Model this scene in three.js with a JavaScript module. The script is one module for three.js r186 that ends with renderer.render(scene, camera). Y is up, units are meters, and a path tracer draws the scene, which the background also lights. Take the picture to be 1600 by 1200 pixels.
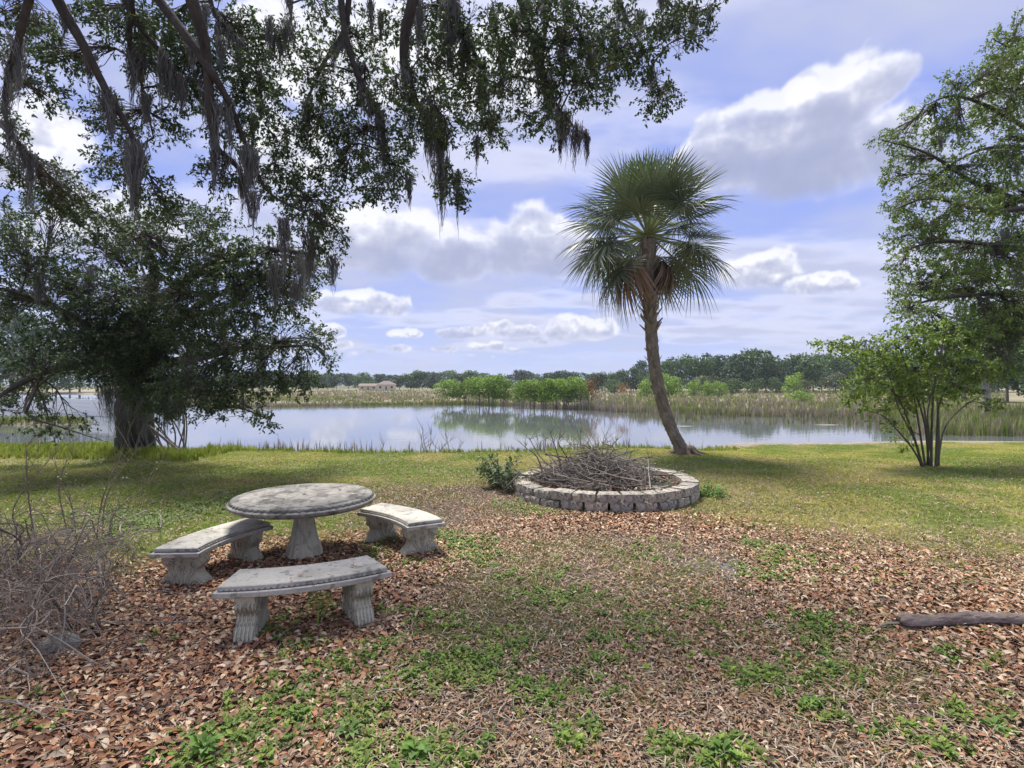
import * as THREE from 'three';
import { mergeGeometries, mergeVertices, toCreasedNormals } from 'three/addons/utils/BufferGeometryUtils.js';

// ---------------------------------------------------------------- camera, sky, sun, exposure
const scene = new THREE.Scene();
const EYE = 1.6, F = 858;                       // eye height (m); focal length for a frame 1600 wide
const camera = new THREE.PerspectiveCamera(69.93, 4 / 3, 0.05, 6000);
camera.position.set(0, EYE, 0);
camera.lookAt(0, EYE, -10);

const renderer = new THREE.WebGLRenderer({ antialias: true });
renderer.toneMapping = THREE.LinearToneMapping;
renderer.toneMappingExposure = 1.72;
renderer.shadowMap.enabled = true;

const SUN_AZ = -22, SUN_EL = 58;                // degrees; azimuth from straight ahead, right positive
const D2R = Math.PI / 180;
const sunDir = new THREE.Vector3(Math.sin(SUN_AZ * D2R) * Math.cos(SUN_EL * D2R), Math.sin(SUN_EL * D2R), -Math.cos(SUN_AZ * D2R) * Math.cos(SUN_EL * D2R));
const sun = new THREE.DirectionalLight(new THREE.Color().setRGB(1.0, 0.95, 0.86), 4.2);
sun.name = 'sun';
sun.position.copy(sunDir).multiplyScalar(60); sun.target.position.set(0, 0, -8);
sun.castShadow = true; sun.shadow.radius = 36; sun.shadow.mapSize.set(4096, 4096);
Object.assign(sun.shadow.camera, { left: -40, right: 40, top: 40, bottom: -40, near: 1, far: 160 });
scene.add(sun, sun.target);

// ---------------------------------------------------------------- random numbers and noise
function rng(seed) { let a = seed >>> 0; return () => { a = (a + 0x6D2B79F5) | 0; let t = Math.imul(a ^ (a >>> 15), 1 | a); t = (t + Math.imul(t ^ (t >>> 7), 61 | t)) ^ t; return ((t ^ (t >>> 14)) >>> 0) / 4294967296; }; }
const TAB = new Float32Array(65536); { const r = rng(77); for (let i = 0; i < 65536; i++) TAB[i] = r(); }
const hsh = (x, y, z) => TAB[(Math.imul(x, 73856093) ^ Math.imul(y, 19349663) ^ Math.imul(z, 83492791)) & 65535];
function noise3(x, y, z) {
  const xi = Math.floor(x), yi = Math.floor(y), zi = Math.floor(z); let u = x - xi, v = y - yi, w = z - zi;
  u = u * u * u * (u * (u * 6 - 15) + 10); v = v * v * v * (v * (v * 6 - 15) + 10); w = w * w * w * (w * (w * 6 - 15) + 10);
  const a = hsh(xi, yi, zi), b = hsh(xi + 1, yi, zi), c = hsh(xi, yi + 1, zi), d = hsh(xi + 1, yi + 1, zi);
  const e = hsh(xi, yi, zi + 1), f = hsh(xi + 1, yi, zi + 1), g = hsh(xi, yi + 1, zi + 1), h = hsh(xi + 1, yi + 1, zi + 1);
  const p = a + (b - a) * u, q = c + (d - c) * u, r = e + (f - e) * u, s = g + (h - g) * u;
  const m = p + (q - p) * v, n = r + (s - r) * v; return m + (n - m) * w;
}
function fbm(x, y, z, oct = 4) { let s = 0, a = 0.5, t = 0; for (let i = 0; i < oct; i++) { s += a * noise3(x, y, z); t += a; a *= 0.5; x = x * 2.03 + 11.3; y = y * 2.01 + 5.7; z = z * 2.02 + 3.1; } return s / t; }
const sstep = (a, b, x) => { const t = Math.min(1, Math.max(0, (x - a) / (b - a))); return t * t * (3 - 2 * t); };
const lerp = (a, b, t) => a + (b - a) * t;
const clamp = (x, a, b) => Math.min(b, Math.max(a, x));
const V = (x, y, z) => new THREE.Vector3(x, y, z);
const R = rng(4242);
const rr = (a, b) => a + (b - a) * R();
const pick = (a) => a[Math.floor(R() * a.length)];

// a point that stands at a given depth along a view direction of the photograph (used only to lay out the place)
const at = (px, py, d) => V((px - 800) / F * d, EYE - (py - 600) / F * d, -d);
const onGround = (px, py) => { const d = F * EYE / (py - 600); return [(px - 800) / F * d, d]; };

// ---------------------------------------------------------------- sky: air, veil and cumulus as an equirectangular picture
{
  const W = 4096, H = 2048, data = new Float32Array(W * H * 4);
  const ang = (px, py) => { const tx = (px - 800) / F, a = Math.atan(tx), e = Math.atan((600 - py) / F * Math.cos(a)); return [a / D2R, e / D2R]; };
  // cumulus: [base y, grey of the base, puffs [x, y, radius]]
  const clouds = [
    [320, 1.05, [[1150, 250, 70], [1215, 220, 80], [1285, 190, 82], [1335, 150, 62], [1375, 130, 42], [1300, 250, 100], [1225, 275, 80], [1110, 250, 45], [1370, 230, 80], [1075, 270, 40], [1420, 260, 60], [1260, 150, 40]]],
    [435, 0.8, [[590, 385, 62], [640, 375, 45], [700, 405, 48], [735, 400, 45], [800, 395, 50], [850, 385, 62], [890, 395, 50], [545, 380, 50]]],
    [492, 0.5, [[530, 475, 28], [552, 470, 30], [590, 480, 26], [618, 482, 20]]],
    [528, 0.45, [[700, 522, 16], [740, 520, 16], [780, 515, 22], [815, 520, 18], [720, 524, 14], [835, 536, 12], [850, 537, 8]]],
    [552, 0.4, [[750, 541, 12], [775, 543, 13], [800, 549, 11], [770, 558, 8], [735, 556, 8], [700, 547, 10], [684, 546, 8]]],
    [550, 0.4, [[630, 545, 11], [615, 545, 9], [645, 520, 12], [620, 521, 10], [580, 549, 7], [625, 564, 6], [665, 563, 6], [645, 557, 5]]],
    [548, 0.4, [[515, 520, 18], [535, 540, 13], [550, 555, 10]]],
    [452, 0.55, [[1170, 425, 40], [1200, 415, 35], [1215, 430, 30]]],
    [468, 0.5, [[1262, 446, 26], [1290, 440, 28], [1310, 448, 22]]],
    [535, 0.3, [[900, 510, 30], [930, 518, 26], [880, 520, 20]]],
    [300, 0.35, [[50, 215, 70], [95, 205, 60], [20, 260, 60], [90, 290, 50]]],
    [390, 0.4, [[160, 350, 60], [90, 380, 60], [230, 370, 40]]],
    [150, 0.15, [[430, 80, 80], [500, 110, 80], [600, 100, 90], [700, 120, 80], [780, 110, 60], [400, 140, 50]]],
    [300, 0.3, [[420, 235, 60], [470, 240, 50], [360, 330, 40]]],
  ].map(([by, grey, puffs]) => {
    const P = puffs.map(([x, y, r]) => { const [a, e] = ang(x, y), b = ang(x + r, y)[0] - a; return [a, e, Math.max(0.5, b * (r < 30 ? 1.15 : 1))]; });
    const be = ang(puffs[0][0], by)[1];
    return { P, be, grey, top: Math.max(...P.map((p) => p[1] + p[2])), a0: Math.min(...P.map((p) => p[0] - p[2] * 3.2)), a1: Math.max(...P.map((p) => p[0] + p[2] * 3.2)) };
  });
  // the same kind of cumulus goes on all round, out of the frame
  const rs = rng(991);
  for (let k = 0; k < 70; k++) {
    let a = 44 + rs() * 270; if (a > 180) a -= 360;
    const e = 4 + Math.pow(rs(), 0.8) * 42, n = 4 + Math.floor(rs() * 6), sz = 1 + e * 0.09;
    const P = []; for (let i = 0; i < n; i++) P.push([a + (rs() - 0.5) * sz * 5, e + (rs() - 0.3) * sz, sz * (0.6 + rs() * 0.7)]);
    clouds.push({ P, be: e - sz * 0.5, grey: 0.5 + rs() * 0.25, top: Math.max(...P.map((p) => p[1] + p[2])), a0: a - sz * 8, a1: a + sz * 8 });
  }
  const put = (i, r, g, b) => { data[i] = r; data[i + 1] = g; data[i + 2] = b; data[i + 3] = 1; };
  for (let j = 0; j < H; j++) {
    const el = ((j + 0.5) / H - 0.5) * 180;
    if (el < -0.3) { for (let k = 0; k < W; k++) put((j * W + k) * 4, 0.34, 0.36, 0.36); continue; }
    const se = Math.sin(el * D2R), ce = Math.cos(el * D2R);
    const row = clouds.filter((c) => el < c.top + 8 && el > c.be - 10);
    for (let k = 0; k < W; k++) {
      const th = ((k + 0.5) / W - 0.5) * 2 * Math.PI, dx = Math.cos(th) * ce, dz = Math.sin(th) * ce;
      const az = Math.atan2(dx, -dz) / D2R;
      // air: deeper blue higher up, paler to the horizon
      const h = Math.pow(1 - se, 3.2);
      let r = lerp(0.2, 0.52, h), g = lerp(0.295, 0.6, h), b = lerp(0.78, 0.87, h);
      // thin high veil
      const py = 1 / (se + 0.16), vx = dx * py, vz = dz * py;
      const veil0 = fbm(vx * 1.3 + 3, vz * 1.9, 2.2, 5);
      let veil = sstep(0.42, 0.70, veil0) * 0.55 + sstep(0.3, 0.8, fbm(vx * 4 + 9, vz * 5, 7.7, 4)) * 0.22;
      veil += 0.3 * sstep(18, 44, el);                       // thicker overhead
      const near = dx * sunDir.x + se * sunDir.y + dz * sunDir.z;
      veil = clamp(veil + 0.25 * sstep(0.75, 1, near), 0, 0.86);
      const vb = 0.72 + 0.5 * sstep(0.86, 1, near);
      r = lerp(r, 0.72 * vb, veil); g = lerp(g, 0.76 * vb, veil); b = lerp(b, 1.0 * vb * 0.98, veil);
      { const lx = dx / (se + 0.1), lz = dz / (se + 0.1), m = fbm(lx * 1.1 + 20, lz * 1.7 + 4, 5.5, 6), q = sstep(0.43, 0.64, m) * 0.72 * sstep(0.5, 6, el), dk = sstep(0.5, 0.68, m) * 0.8; r = lerp(r, lerp(0.86, 0.42, dk), q); g = lerp(g, lerp(0.87, 0.46, dk), q); b = lerp(b, lerp(1.0, 0.66, dk), q); }
      // cumulus
      for (const c of row) {
        if (az < c.a0 || az > c.a1) continue;
        const rs0 = c.P[0][2], k0 = 22 / Math.max(0.5, Math.min(5, rs0)), flat = lerp(1.75, 1, sstep(0.8, 3, rs0)), x = dx * k0, y = se * k0 * 1.15, z = dz * k0;
        const warp = (fbm(x * 1.5, y * 1.5, z * 1.5 + 40, 3) - 0.5) * 2.0 * rs0 * 0.5;
        let dens = -1, core = 0;
        for (const p of c.P) {
          const da = ((az - p[0]) * Math.cos(p[1] * D2R) + warp * 0.7) / (flat > 1 ? 1.3 : 1), de = (el - p[1] + warp * 0.4) * flat;
          const q = 1 - Math.sqrt(da * da + de * de) / p[2]; if (q > dens) dens = q; if (q > 0) core += q;
        }
        if (dens < -0.9) continue;
        const bil = (px, py, pz) => { let s = 0, a = 0.5, t = 0; for (let i = 0; i < 5; i++) { s += a * Math.abs(noise3(px, py, pz) * 2 - 1); t += a; a *= 0.55; px *= 2.1; py *= 2.1; pz *= 2.1; } return s / t; };
        const b1 = bil(x * 1.3, y * 1.3, z * 1.3 + c.be), n1 = fbm(x * 2.2, y * 2.2, z * 2.2 + c.be, 5) - 0.5;
        const edge = dens + Math.min(core, 1.2) * 0.3 + (0.42 - b1) * 0.8 + n1 * 0.75 + (0.4 - bil(x * 3.1 + 3, y * 3.1, z * 3.1)) * 0.22;
        const below = (el - c.be) / (0.5 + rs0 * 0.35);
        const body = edge - sstep(0.6, -1.5, below) * 0.9;
        const al = sstep(-0.02, lerp(1.1, 0.27, sstep(-0.6, 1.6, below)), body) * (0.82 + 0.18 * sstep(0, 0.8, dens)); if (al <= 0) continue;
        const b2 = bil(x * 1.3, (y + 0.16) * 1.3, z * 1.3 + c.be);
        const hgt = clamp((el - c.be) / Math.max(0.6, c.top - c.be), 0, 1);
        let dark = c.grey * (1.25 * sstep(0.0, 0.85, body) * (1 - 0.9 * sstep(0.22, 0.8, hgt + n1 * 1.1)) + 0.5 * sstep(0.5, -0.2, hgt)) + (b1 - b2) * 1.9 * sstep(0, 0.3, body) + n1 * 0.5 * c.grey + (bil(x * 3.6 + 7, y * 3.6, z * 3.6) - 0.36) * 0.55 * sstep(0.05, 0.5, body);
        dark = 1 - Math.exp(-2.3 * Math.max(0, dark + n1 * 0.5 - 0.05));
        const cr = lerp(0.92, 0.35, dark), cg = lerp(0.92, 0.385, dark), cb = lerp(0.98, 0.56, dark);
        const haze = 0.5 * Math.exp(-el / 7), aa = al * 0.96 * (1 - haze * 0.6);
        r = lerp(r, cr, aa); g = lerp(g, cg, aa); b = lerp(b, cb, aa);
      }
      put((j * W + k) * 4, r, g, b);
    }
  }
  const t = new THREE.DataTexture(data, W, H, THREE.RGBAFormat, THREE.FloatType);
  t.mapping = THREE.EquirectangularReflectionMapping; t.magFilter = THREE.LinearFilter; t.minFilter = THREE.LinearFilter; t.needsUpdate = true;
  scene.background = t; scene.environment = t; scene.backgroundIntensity = 0.68; scene.environmentIntensity = 0.68;
}

// ---------------------------------------------------------------- object helpers
const used = new Map();
function numbered(name) { const n = used.get(name) || 0; used.set(name, n + 1); return n ? `${name}_${String(n).padStart(3, '0')}` : name; }
function thing(name, label, category, [x, y, z] = [0, 0, 0], turn = 0, group) {
  const o = new THREE.Group(); o.name = numbered(name); scene.add(o); o.position.set(x, y, z); o.rotation.y = turn;
  o.userData = { label, category }; if (group) o.userData.group = group; return o;
}
function part(name, geo, mat, parent, kind) { const m = new THREE.Mesh(geo, mat); m.name = name; if (kind) m.userData.kind = kind; parent.add(m); return m; }
function single(name, geo, mat, label, category, group) { const m = new THREE.Mesh(geo, mat); m.name = numbered(name); scene.add(m); m.userData = { label, category }; if (group) m.userData.group = group; return m; }
function structure(name, geo, mat) { const m = new THREE.Mesh(geo, mat); m.name = numbered(name); m.userData.kind = 'structure'; scene.add(m); return m; }
function stuffGroup(name, label, category) { const o = new THREE.Group(); o.name = numbered(name); o.userData = { label, category, kind: 'stuff' }; scene.add(o); return o; }
function copyOf(src, label, group) { const c = src.clone(); c.name = numbered(src.name.replace(/_\d{3}$/, '')); c.userData = { ...src.userData, label }; if (group) c.userData.group = group; scene.add(c); return c; }

// mesh collector
class Geo {
  constructor() { this.p = []; this.c = []; this.u = []; this.i = []; }
  v(x, y, z, col, u = 0, w = 0) { this.p.push(x, y, z); this.c.push(col[0], col[1], col[2]); this.u.push(u, w); return this.p.length / 3 - 1; }
  t(a, b, c) { this.i.push(a, b, c); }
  build() {
    const g = new THREE.BufferGeometry();
    g.setAttribute('position', new THREE.Float32BufferAttribute(this.p, 3)); g.setAttribute('color', new THREE.Float32BufferAttribute(this.c, 3)); g.setAttribute('uv', new THREE.Float32BufferAttribute(this.u, 2));
    g.setIndex(this.i); g.computeVertexNormals(); return g;
  }
}
const WHITE = [1, 1, 1];
const _a = V(), _b = V(), _c = V(), _n = V(), _s = V(), _t = V();
function tube(g, pts, rads, sides = 6, col = WHITE, cap = true, rough = 0) {
  const n = pts.length; let nx = V(), by = V(), tg = V(); let prev = null, len = 0;
  const rings = [];
  for (let i = 0; i < n; i++) {
    tg.subVectors(pts[Math.min(n - 1, i + 1)], pts[Math.max(0, i - 1)]).normalize();
    if (!prev) { nx.set(Math.abs(tg.y) > 0.9 ? 1 : 0, Math.abs(tg.y) > 0.9 ? 0 : 1, 0); nx.cross(tg).normalize(); } else { nx.copy(prev).addScaledVector(tg, -prev.dot(tg)).normalize(); }
    prev = nx.clone(); by.crossVectors(tg, nx);
    if (i) len += pts[i].distanceTo(pts[i - 1]);
    const r = Array.isArray(rads) ? rads[i] : rads, ring = [];
    for (let k = 0; k <= sides; k++) {
      const a = k / sides * Math.PI * 2, q = rough ? r * (1 + rough * (hsh(i * 7, (k % sides) * 13, n) - 0.5)) : r, cx = Math.cos(a) * q, sy = Math.sin(a) * q;
      ring.push(g.v(pts[i].x + nx.x * cx + by.x * sy, pts[i].y + nx.y * cx + by.y * sy, pts[i].z + nx.z * cx + by.z * sy, col, k / sides * 6.28 * Math.max(r, 0.01), len));
    }
    rings.push(ring);
  }
  for (let i = 0; i < n - 1; i++) for (let k = 0; k < sides; k++) { const a = rings[i][k], b = rings[i][k + 1], c = rings[i + 1][k], d = rings[i + 1][k + 1]; g.t(a, b, d); g.t(a, d, c); }
  if (cap) for (const e of [0, n - 1]) { const r0 = rings[e], c0 = g.v(pts[e].x, pts[e].y, pts[e].z, col, 0, 0); for (let k = 0; k < sides; k++) e ? g.t(r0[k], r0[k + 1], c0) : g.t(r0[k + 1], r0[k], c0); }
}
const curve = (pts, n) => new THREE.CatmullRomCurve3(pts, false, 'centripetal').getPoints(n);
const taper = (n, a, b, pw = 1) => Array.from({ length: n }, (_, i) => lerp(a, b, Math.pow(i / (n - 1), pw)));
function leaf(g, p, dir, nrm, len, wid, col, curl = 0.12, wide = 0.55) {
  _s.crossVectors(dir, nrm).normalize(); _n.crossVectors(_s, dir).normalize();
  const f = wid * 0.22, x = p.x, y = p.y, z = p.z, m = len * wide, w = wid / 2, dr = curl * len;
  const b0 = g.v(x, y, z, col);
  const l = g.v(x + dir.x * m + _s.x * w + _n.x * f, y + dir.y * m + _s.y * w + _n.y * f, z + dir.z * m + _s.z * w + _n.z * f, col);
  const r = g.v(x + dir.x * m - _s.x * w + _n.x * f, y + dir.y * m - _s.y * w + _n.y * f, z + dir.z * m - _s.z * w + _n.z * f, col);
  const c = g.v(x + dir.x * m, y + dir.y * m, z + dir.z * m, col);
  const t = g.v(x + dir.x * len - _n.x * dr, y + dir.y * len - _n.y * dr, z + dir.z * len - _n.z * dr, col);
  g.t(b0, c, l); g.t(b0, r, c); g.t(c, t, l); g.t(c, r, t);
}
const randDir = (rand) => { const z = rand() * 2 - 1, a = rand() * Math.PI * 2, q = Math.sqrt(1 - z * z); return V(q * Math.cos(a), z, q * Math.sin(a)); };
const mixc = (a, b, t) => [lerp(a[0], b[0], t), lerp(a[1], b[1], t), lerp(a[2], b[2], t)];
const scl = (c, k) => [c[0] * k, c[1] * k, c[2] * k];

// ---------------------------------------------------------------- textures and materials
function tex(n, fn, srgb = false, rep = 1) {
  const d = new Uint8Array(n * n * 4);
  for (let y = 0; y < n; y++) for (let x = 0; x < n; x++) { const c = fn(x / n, y / n), i = (y * n + x) * 4; d[i] = clamp(c[0], 0, 1) * 255; d[i + 1] = clamp(c[1], 0, 1) * 255; d[i + 2] = clamp(c[2], 0, 1) * 255; d[i + 3] = 255; }
  const t = new THREE.DataTexture(d, n, n, THREE.RGBAFormat); t.wrapS = t.wrapT = THREE.RepeatWrapping; t.magFilter = THREE.LinearFilter; t.minFilter = THREE.LinearMipmapLinearFilter; t.generateMipmaps = true;
  if (srgb) t.colorSpace = THREE.SRGBColorSpace; t.repeat.set(rep, rep); t.needsUpdate = true; return t;
}
// noise that tiles: laid on a torus-like loop by blending the borders
const tile = (f) => (u, v) => { const a = sstep(0.85, 1, u), b = sstep(0.85, 1, v); return lerp(lerp(f(u, v), f(u - 1, v), a), lerp(f(u, v - 1), f(u - 1, v - 1), a), b); };
const g3 = (x) => [x, x, x];
const grainT = tile((u, v) => 0.45 * fbm(u * 40, v * 40, 1, 4) + 0.35 * noise3(u * 160, v * 160, 5) + 0.2 * fbm(u * 6, v * 6, 8, 3));
const soilMap = tex(512, (u, v) => { const k = 0.62 + 0.65 * (grainT(u, v) - 0.4); return [k, k * 0.98, k * 0.95]; });
const soilBump = tex(512, (u, v) => g3(grainT(u, v)));
const conT = tile((u, v) => 0.5 * fbm(u * 9, v * 9, 3, 5) + 0.5 * fbm(u * 50, v * 50, 4, 3));
const conStain = tile((u, v) => fbm(u * 5, v * 5, 14, 5)), conLich = tile((u, v) => fbm(u * 26, v * 26, 24, 4));
const concreteMap = tex(512, (u, v) => { let k = 0.72 + 0.5 * (conT(u, v) - 0.5); k *= 1 - 0.5 * sstep(0.48, 0.66, conStain(u, v)); k *= 1 - 0.45 * sstep(0.6, 0.72, conLich(u, v)); const l = sstep(0.58, 0.7, 1 - conLich(u, v)) * 0.22; return [k + l, k + l, (k + l) * 0.97]; });
const paleMap = tex(512, (u, v) => { let k = 0.86 + 0.34 * (conT(u, v) - 0.5); k *= 1 - 0.28 * sstep(0.5, 0.7, conStain(u, v)); k *= 1 - 0.4 * sstep(0.64, 0.72, conLich(u, v)); return [k, k, k * 0.97]; });
const concreteBump = tex(512, (u, v) => g3(0.6 * conT(u, v) + 0.4 * noise3(u * 128, v * 128, 3)));
const barkT = tile((u, v) => { const w = fbm(u * 6, v * 6, 9, 3) * 0.8; return 0.6 * fbm(u * 22 + w, v * 6, 11, 4) + 0.4 * fbm(u * 60, v * 30, 4, 3); });
const barkMap = tex(512, (u, v) => { const k = 0.35 + 1.1 * (barkT(u, v) - 0.2), l = sstep(0.55, 0.7, fbm(u * 8, v * 8, 40, 4)) * 0.25; return [k + l, k + l, k * 0.96 + l]; });
const barkBump = tex(512, (u, v) => g3(barkT(u, v)));
const splitT = tile((u, v) => 0.55 * fbm(u * 7, v * 7, 31, 5) + 0.45 * Math.abs(fbm(u * 16, v * 16, 33, 4) - 0.5) * 2);
const splitMap = tex(512, (u, v) => { const s = splitT(u, v); let k = 0.5 + 0.8 * s; k *= 1 - 0.55 * sstep(0.5, 0.66, fbm(u * 11, v * 11, 60, 4)); return [k, k * 0.99, k * 0.95]; });
const splitBump = tex(512, (u, v) => g3(splitT(u, v)));
const waveT = tile((u, v) => 0.6 * fbm(u * 5, v * 9, 51, 3) + 0.4 * fbm(u * 16, v * 28, 52, 3));
const waveBump = tex(512, (u, v) => g3(waveT(u, v)));

const std = (o) => new THREE.MeshStandardMaterial({ roughness: 0.9, metalness: 0, ...o });
const phys = (o) => new THREE.MeshPhysicalMaterial({ roughness: 0.9, metalness: 0, ...o });
const rgb = (r, g, b) => new THREE.Color().setRGB(r, g, b);
const clone = (t, r) => { const c = t.clone(); c.repeat.set(r, r); c.needsUpdate = true; return c; };
const M = {
  ground: std({ vertexColors: true, map: clone(soilMap, 1), bumpMap: clone(soilBump, 1), bumpScale: 0.02, roughness: 1 }),
  water: phys({ color: rgb(0.12, 0.13, 0.135), roughness: 0.025, ior: 1.7, specularIntensity: 1, bumpMap: waveBump, bumpScale: 0.0015 }),
  leaf: phys({ vertexColors: true, roughness: 0.62, transmission: 0.38, thickness: 0, side: THREE.DoubleSide, specularIntensity: 0.5 }),
  leafLight: phys({ vertexColors: true, roughness: 0.6, transmission: 0.5, thickness: 0, side: THREE.DoubleSide, specularIntensity: 0.5 }),
  palm: phys({ vertexColors: true, roughness: 0.42, transmission: 0.22, thickness: 0, side: THREE.DoubleSide, specularIntensity: 0.8 }),
  grass: phys({ vertexColors: true, roughness: 0.85, transmission: 0.3, thickness: 0, side: THREE.DoubleSide, specularIntensity: 0.3 }),
  dryleaf: std({ roughness: 0.85, side: THREE.DoubleSide }),
  bark: std({ vertexColors: true, map: barkMap, bumpMap: barkBump, bumpScale: 0.02, roughness: 1 }),
  twig: std({ vertexColors: true, roughness: 1 }),
  moss: phys({ vertexColors: true, roughness: 1, transmission: 0.25, thickness: 0, side: THREE.DoubleSide, specularIntensity: 0.1 }),
  concrete: std({ color: rgb(0.5, 0.475, 0.43), map: paleMap, bumpMap: concreteBump, bumpScale: 0.004, roughness: 0.95 }),
  concreteOld: std({ color: rgb(0.31, 0.295, 0.27), map: clone(concreteMap, 1.3), bumpMap: concreteBump, bumpScale: 0.005, roughness: 0.95 }),
  legStone: std({ color: rgb(0.56, 0.53, 0.42), map: clone(paleMap, 2), bumpMap: clone(concreteBump, 2), bumpScale: 0.005, roughness: 0.95 }),
  wallWhite: std({ color: rgb(0.62, 0.55, 0.45) }),
  roof: std({ color: rgb(0.2, 0.16, 0.135) }),
  glass: std({ color: rgb(0.03, 0.035, 0.04), roughness: 0.1 }),
};
const blockMats = [[0.5, 0.46, 0.4], [0.45, 0.42, 0.37], [0.54, 0.48, 0.41], [0.41, 0.385, 0.35]].map(([r, g, b], i) => std({ color: rgb(r, g, b), map: clone(splitMap, 3.1 + i * 0.2), bumpMap: clone(splitBump, 3.1 + i * 0.2), bumpScale: 0.018, roughness: 1 }));
function boxUV(g) { // uv in metres by the way each face points
  g = g.index ? g.toNonIndexed() : g; const p = g.attributes.position, n = g.attributes.normal, u = new Float32Array(p.count * 2);
  for (let i = 0; i < p.count; i++) { const x = p.getX(i), y = p.getY(i), z = p.getZ(i), ax = Math.abs(n.getX(i)), ay = Math.abs(n.getY(i)), az = Math.abs(n.getZ(i)); if (ay > ax && ay > az) { u[i * 2] = x; u[i * 2 + 1] = z; } else if (ax > az) { u[i * 2] = z; u[i * 2 + 1] = y; } else { u[i * 2] = x; u[i * 2 + 1] = y; } }
  g.setAttribute('uv', new THREE.BufferAttribute(u, 2)); return g;
}

// ---------------------------------------------------------------- terrain
const nearShore = (x) => 15.3 + 0.35 * Math.sin(x * 0.5) + 0.5 * (noise3(x * 0.35, 1, 1) - 0.5) + 4.0 * sstep(4.4, 8.5, x) + 1.2 * sstep(-8, -11, x);
const FAR = [[-3, 60], [-1.5, 112], [-0.66, 112], [-0.56, 50], [-0.3625, 53], [-0.079, 59], [0.08, 50], [0.186, 43], [0.42, 37.5], [0.647, 34.6], [0.79, 31], [0.93, 28], [1.5, 24], [3, 22]];
function farShore(x, d) { const s = x / Math.max(d, 10); let k = 0; while (k < FAR.length - 2 && s > FAR[k + 1][0]) k++; const t = clamp((s - FAR[k][0]) / (FAR[k + 1][0] - FAR[k][0]), 0, 1); return lerp(FAR[k][1], FAR[k + 1][1], t) + 2.2 * (fbm(x * 0.18, d * 0.18, 4, 3) - 0.5); }
const WATER = -0.5;
function groundY(x, d) {
  const lawn = 0.05 * (fbm(x * 0.35, d * 0.35, 3, 3) - 0.5) * sstep(14, 9, d) * sstep(1, 3, d);
  if (d < 10) return lawn;
  const gentle = sstep(3, 8, x), n = d - nearShore(x), f = farShore(x, d) - d;
  const down = sstep(-2.6 - 1.0 * gentle, 2.4, n), up = sstep(3.5, -3.5, f);
  const slope = -0.36 * sstep(10, 17.2, d) * gentle; let y = lerp(lawn + slope, -1.02, gentle > 0 ? lerp(down, sstep(-1.2, 4.5, n), gentle) : down); y = lerp(y, -0.28 + 0.22 * (fbm(x * 0.05, d * 0.05, 9, 3) - 0.5), up);
  // low grassy spit in the inlet on the far left
  const sp = Math.exp(-(((x + 25.5) / 5.5) ** 2) - (((d - 29) / 2.0) ** 2)); y += sp * 0.75 * (1 - up);
  return y;
}
// leaf litter cover, 0..1
function litter(x, d) {
  const n = fbm(x * 0.8, d * 0.8, 6, 4) - 0.5;
  let edge = 5.9 - 0.75 * sstep(2.4, 4.4, x) - 1.2 * sstep(-0.5, -2.6, x) + 0.9 * sstep(3, 5, x) * 0 + 1.5 * Math.exp(-(((x - 0.2) / 1.7) ** 2));
  let v = sstep(edge + 0.9, edge - 0.7, d + n * 2.4);
  v = Math.max(v, 0.95 * Math.exp(-((((x - 0.1) / 1.2) ** 2) + ((d - 8.2) / 1.3) ** 2)));
  v = Math.max(v, 0.8 * Math.exp(-((((x - 1.35) / 2.1) ** 2) + ((d - 7.6) / 1.7) ** 2)));
  v = Math.max(v, 0.92 * Math.exp(-((((x + 0.8) / 1.45) ** 2) ** 1.5) - (((d - 7.5) / 1.45) ** 2) ** 1.5) * (1.15 + 1.5 * n));
  return clamp(v, 0, 1);
}
const redness = (x, d) => clamp(0.95 * sstep(-0.2, -1.7, x + 0.25 * (3.2 - d)) * sstep(6.5, 4.5, d) + 0.9 * Math.exp(-(((x - 1.5) / 1.2) ** 2) - (((d - 6.3) / 0.5) ** 2)) + 0.6 * Math.exp(-(((x - 3.2) / 1.2) ** 2) - (((d - 3.9) / 1.4) ** 2)) + 0.5 * (fbm(x * 0.9, d * 0.9, 71, 3) - 0.42), 0, 1);
const ash = (x, d) => Math.exp(-(((x - 1.78) / 0.32) ** 2) - (((d - 4.72) / 0.28) ** 2)) + 0.35 * Math.exp(-(((x - 0.05) / 0.25) ** 2) - (((d - 2.55) / 0.2) ** 2));
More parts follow.
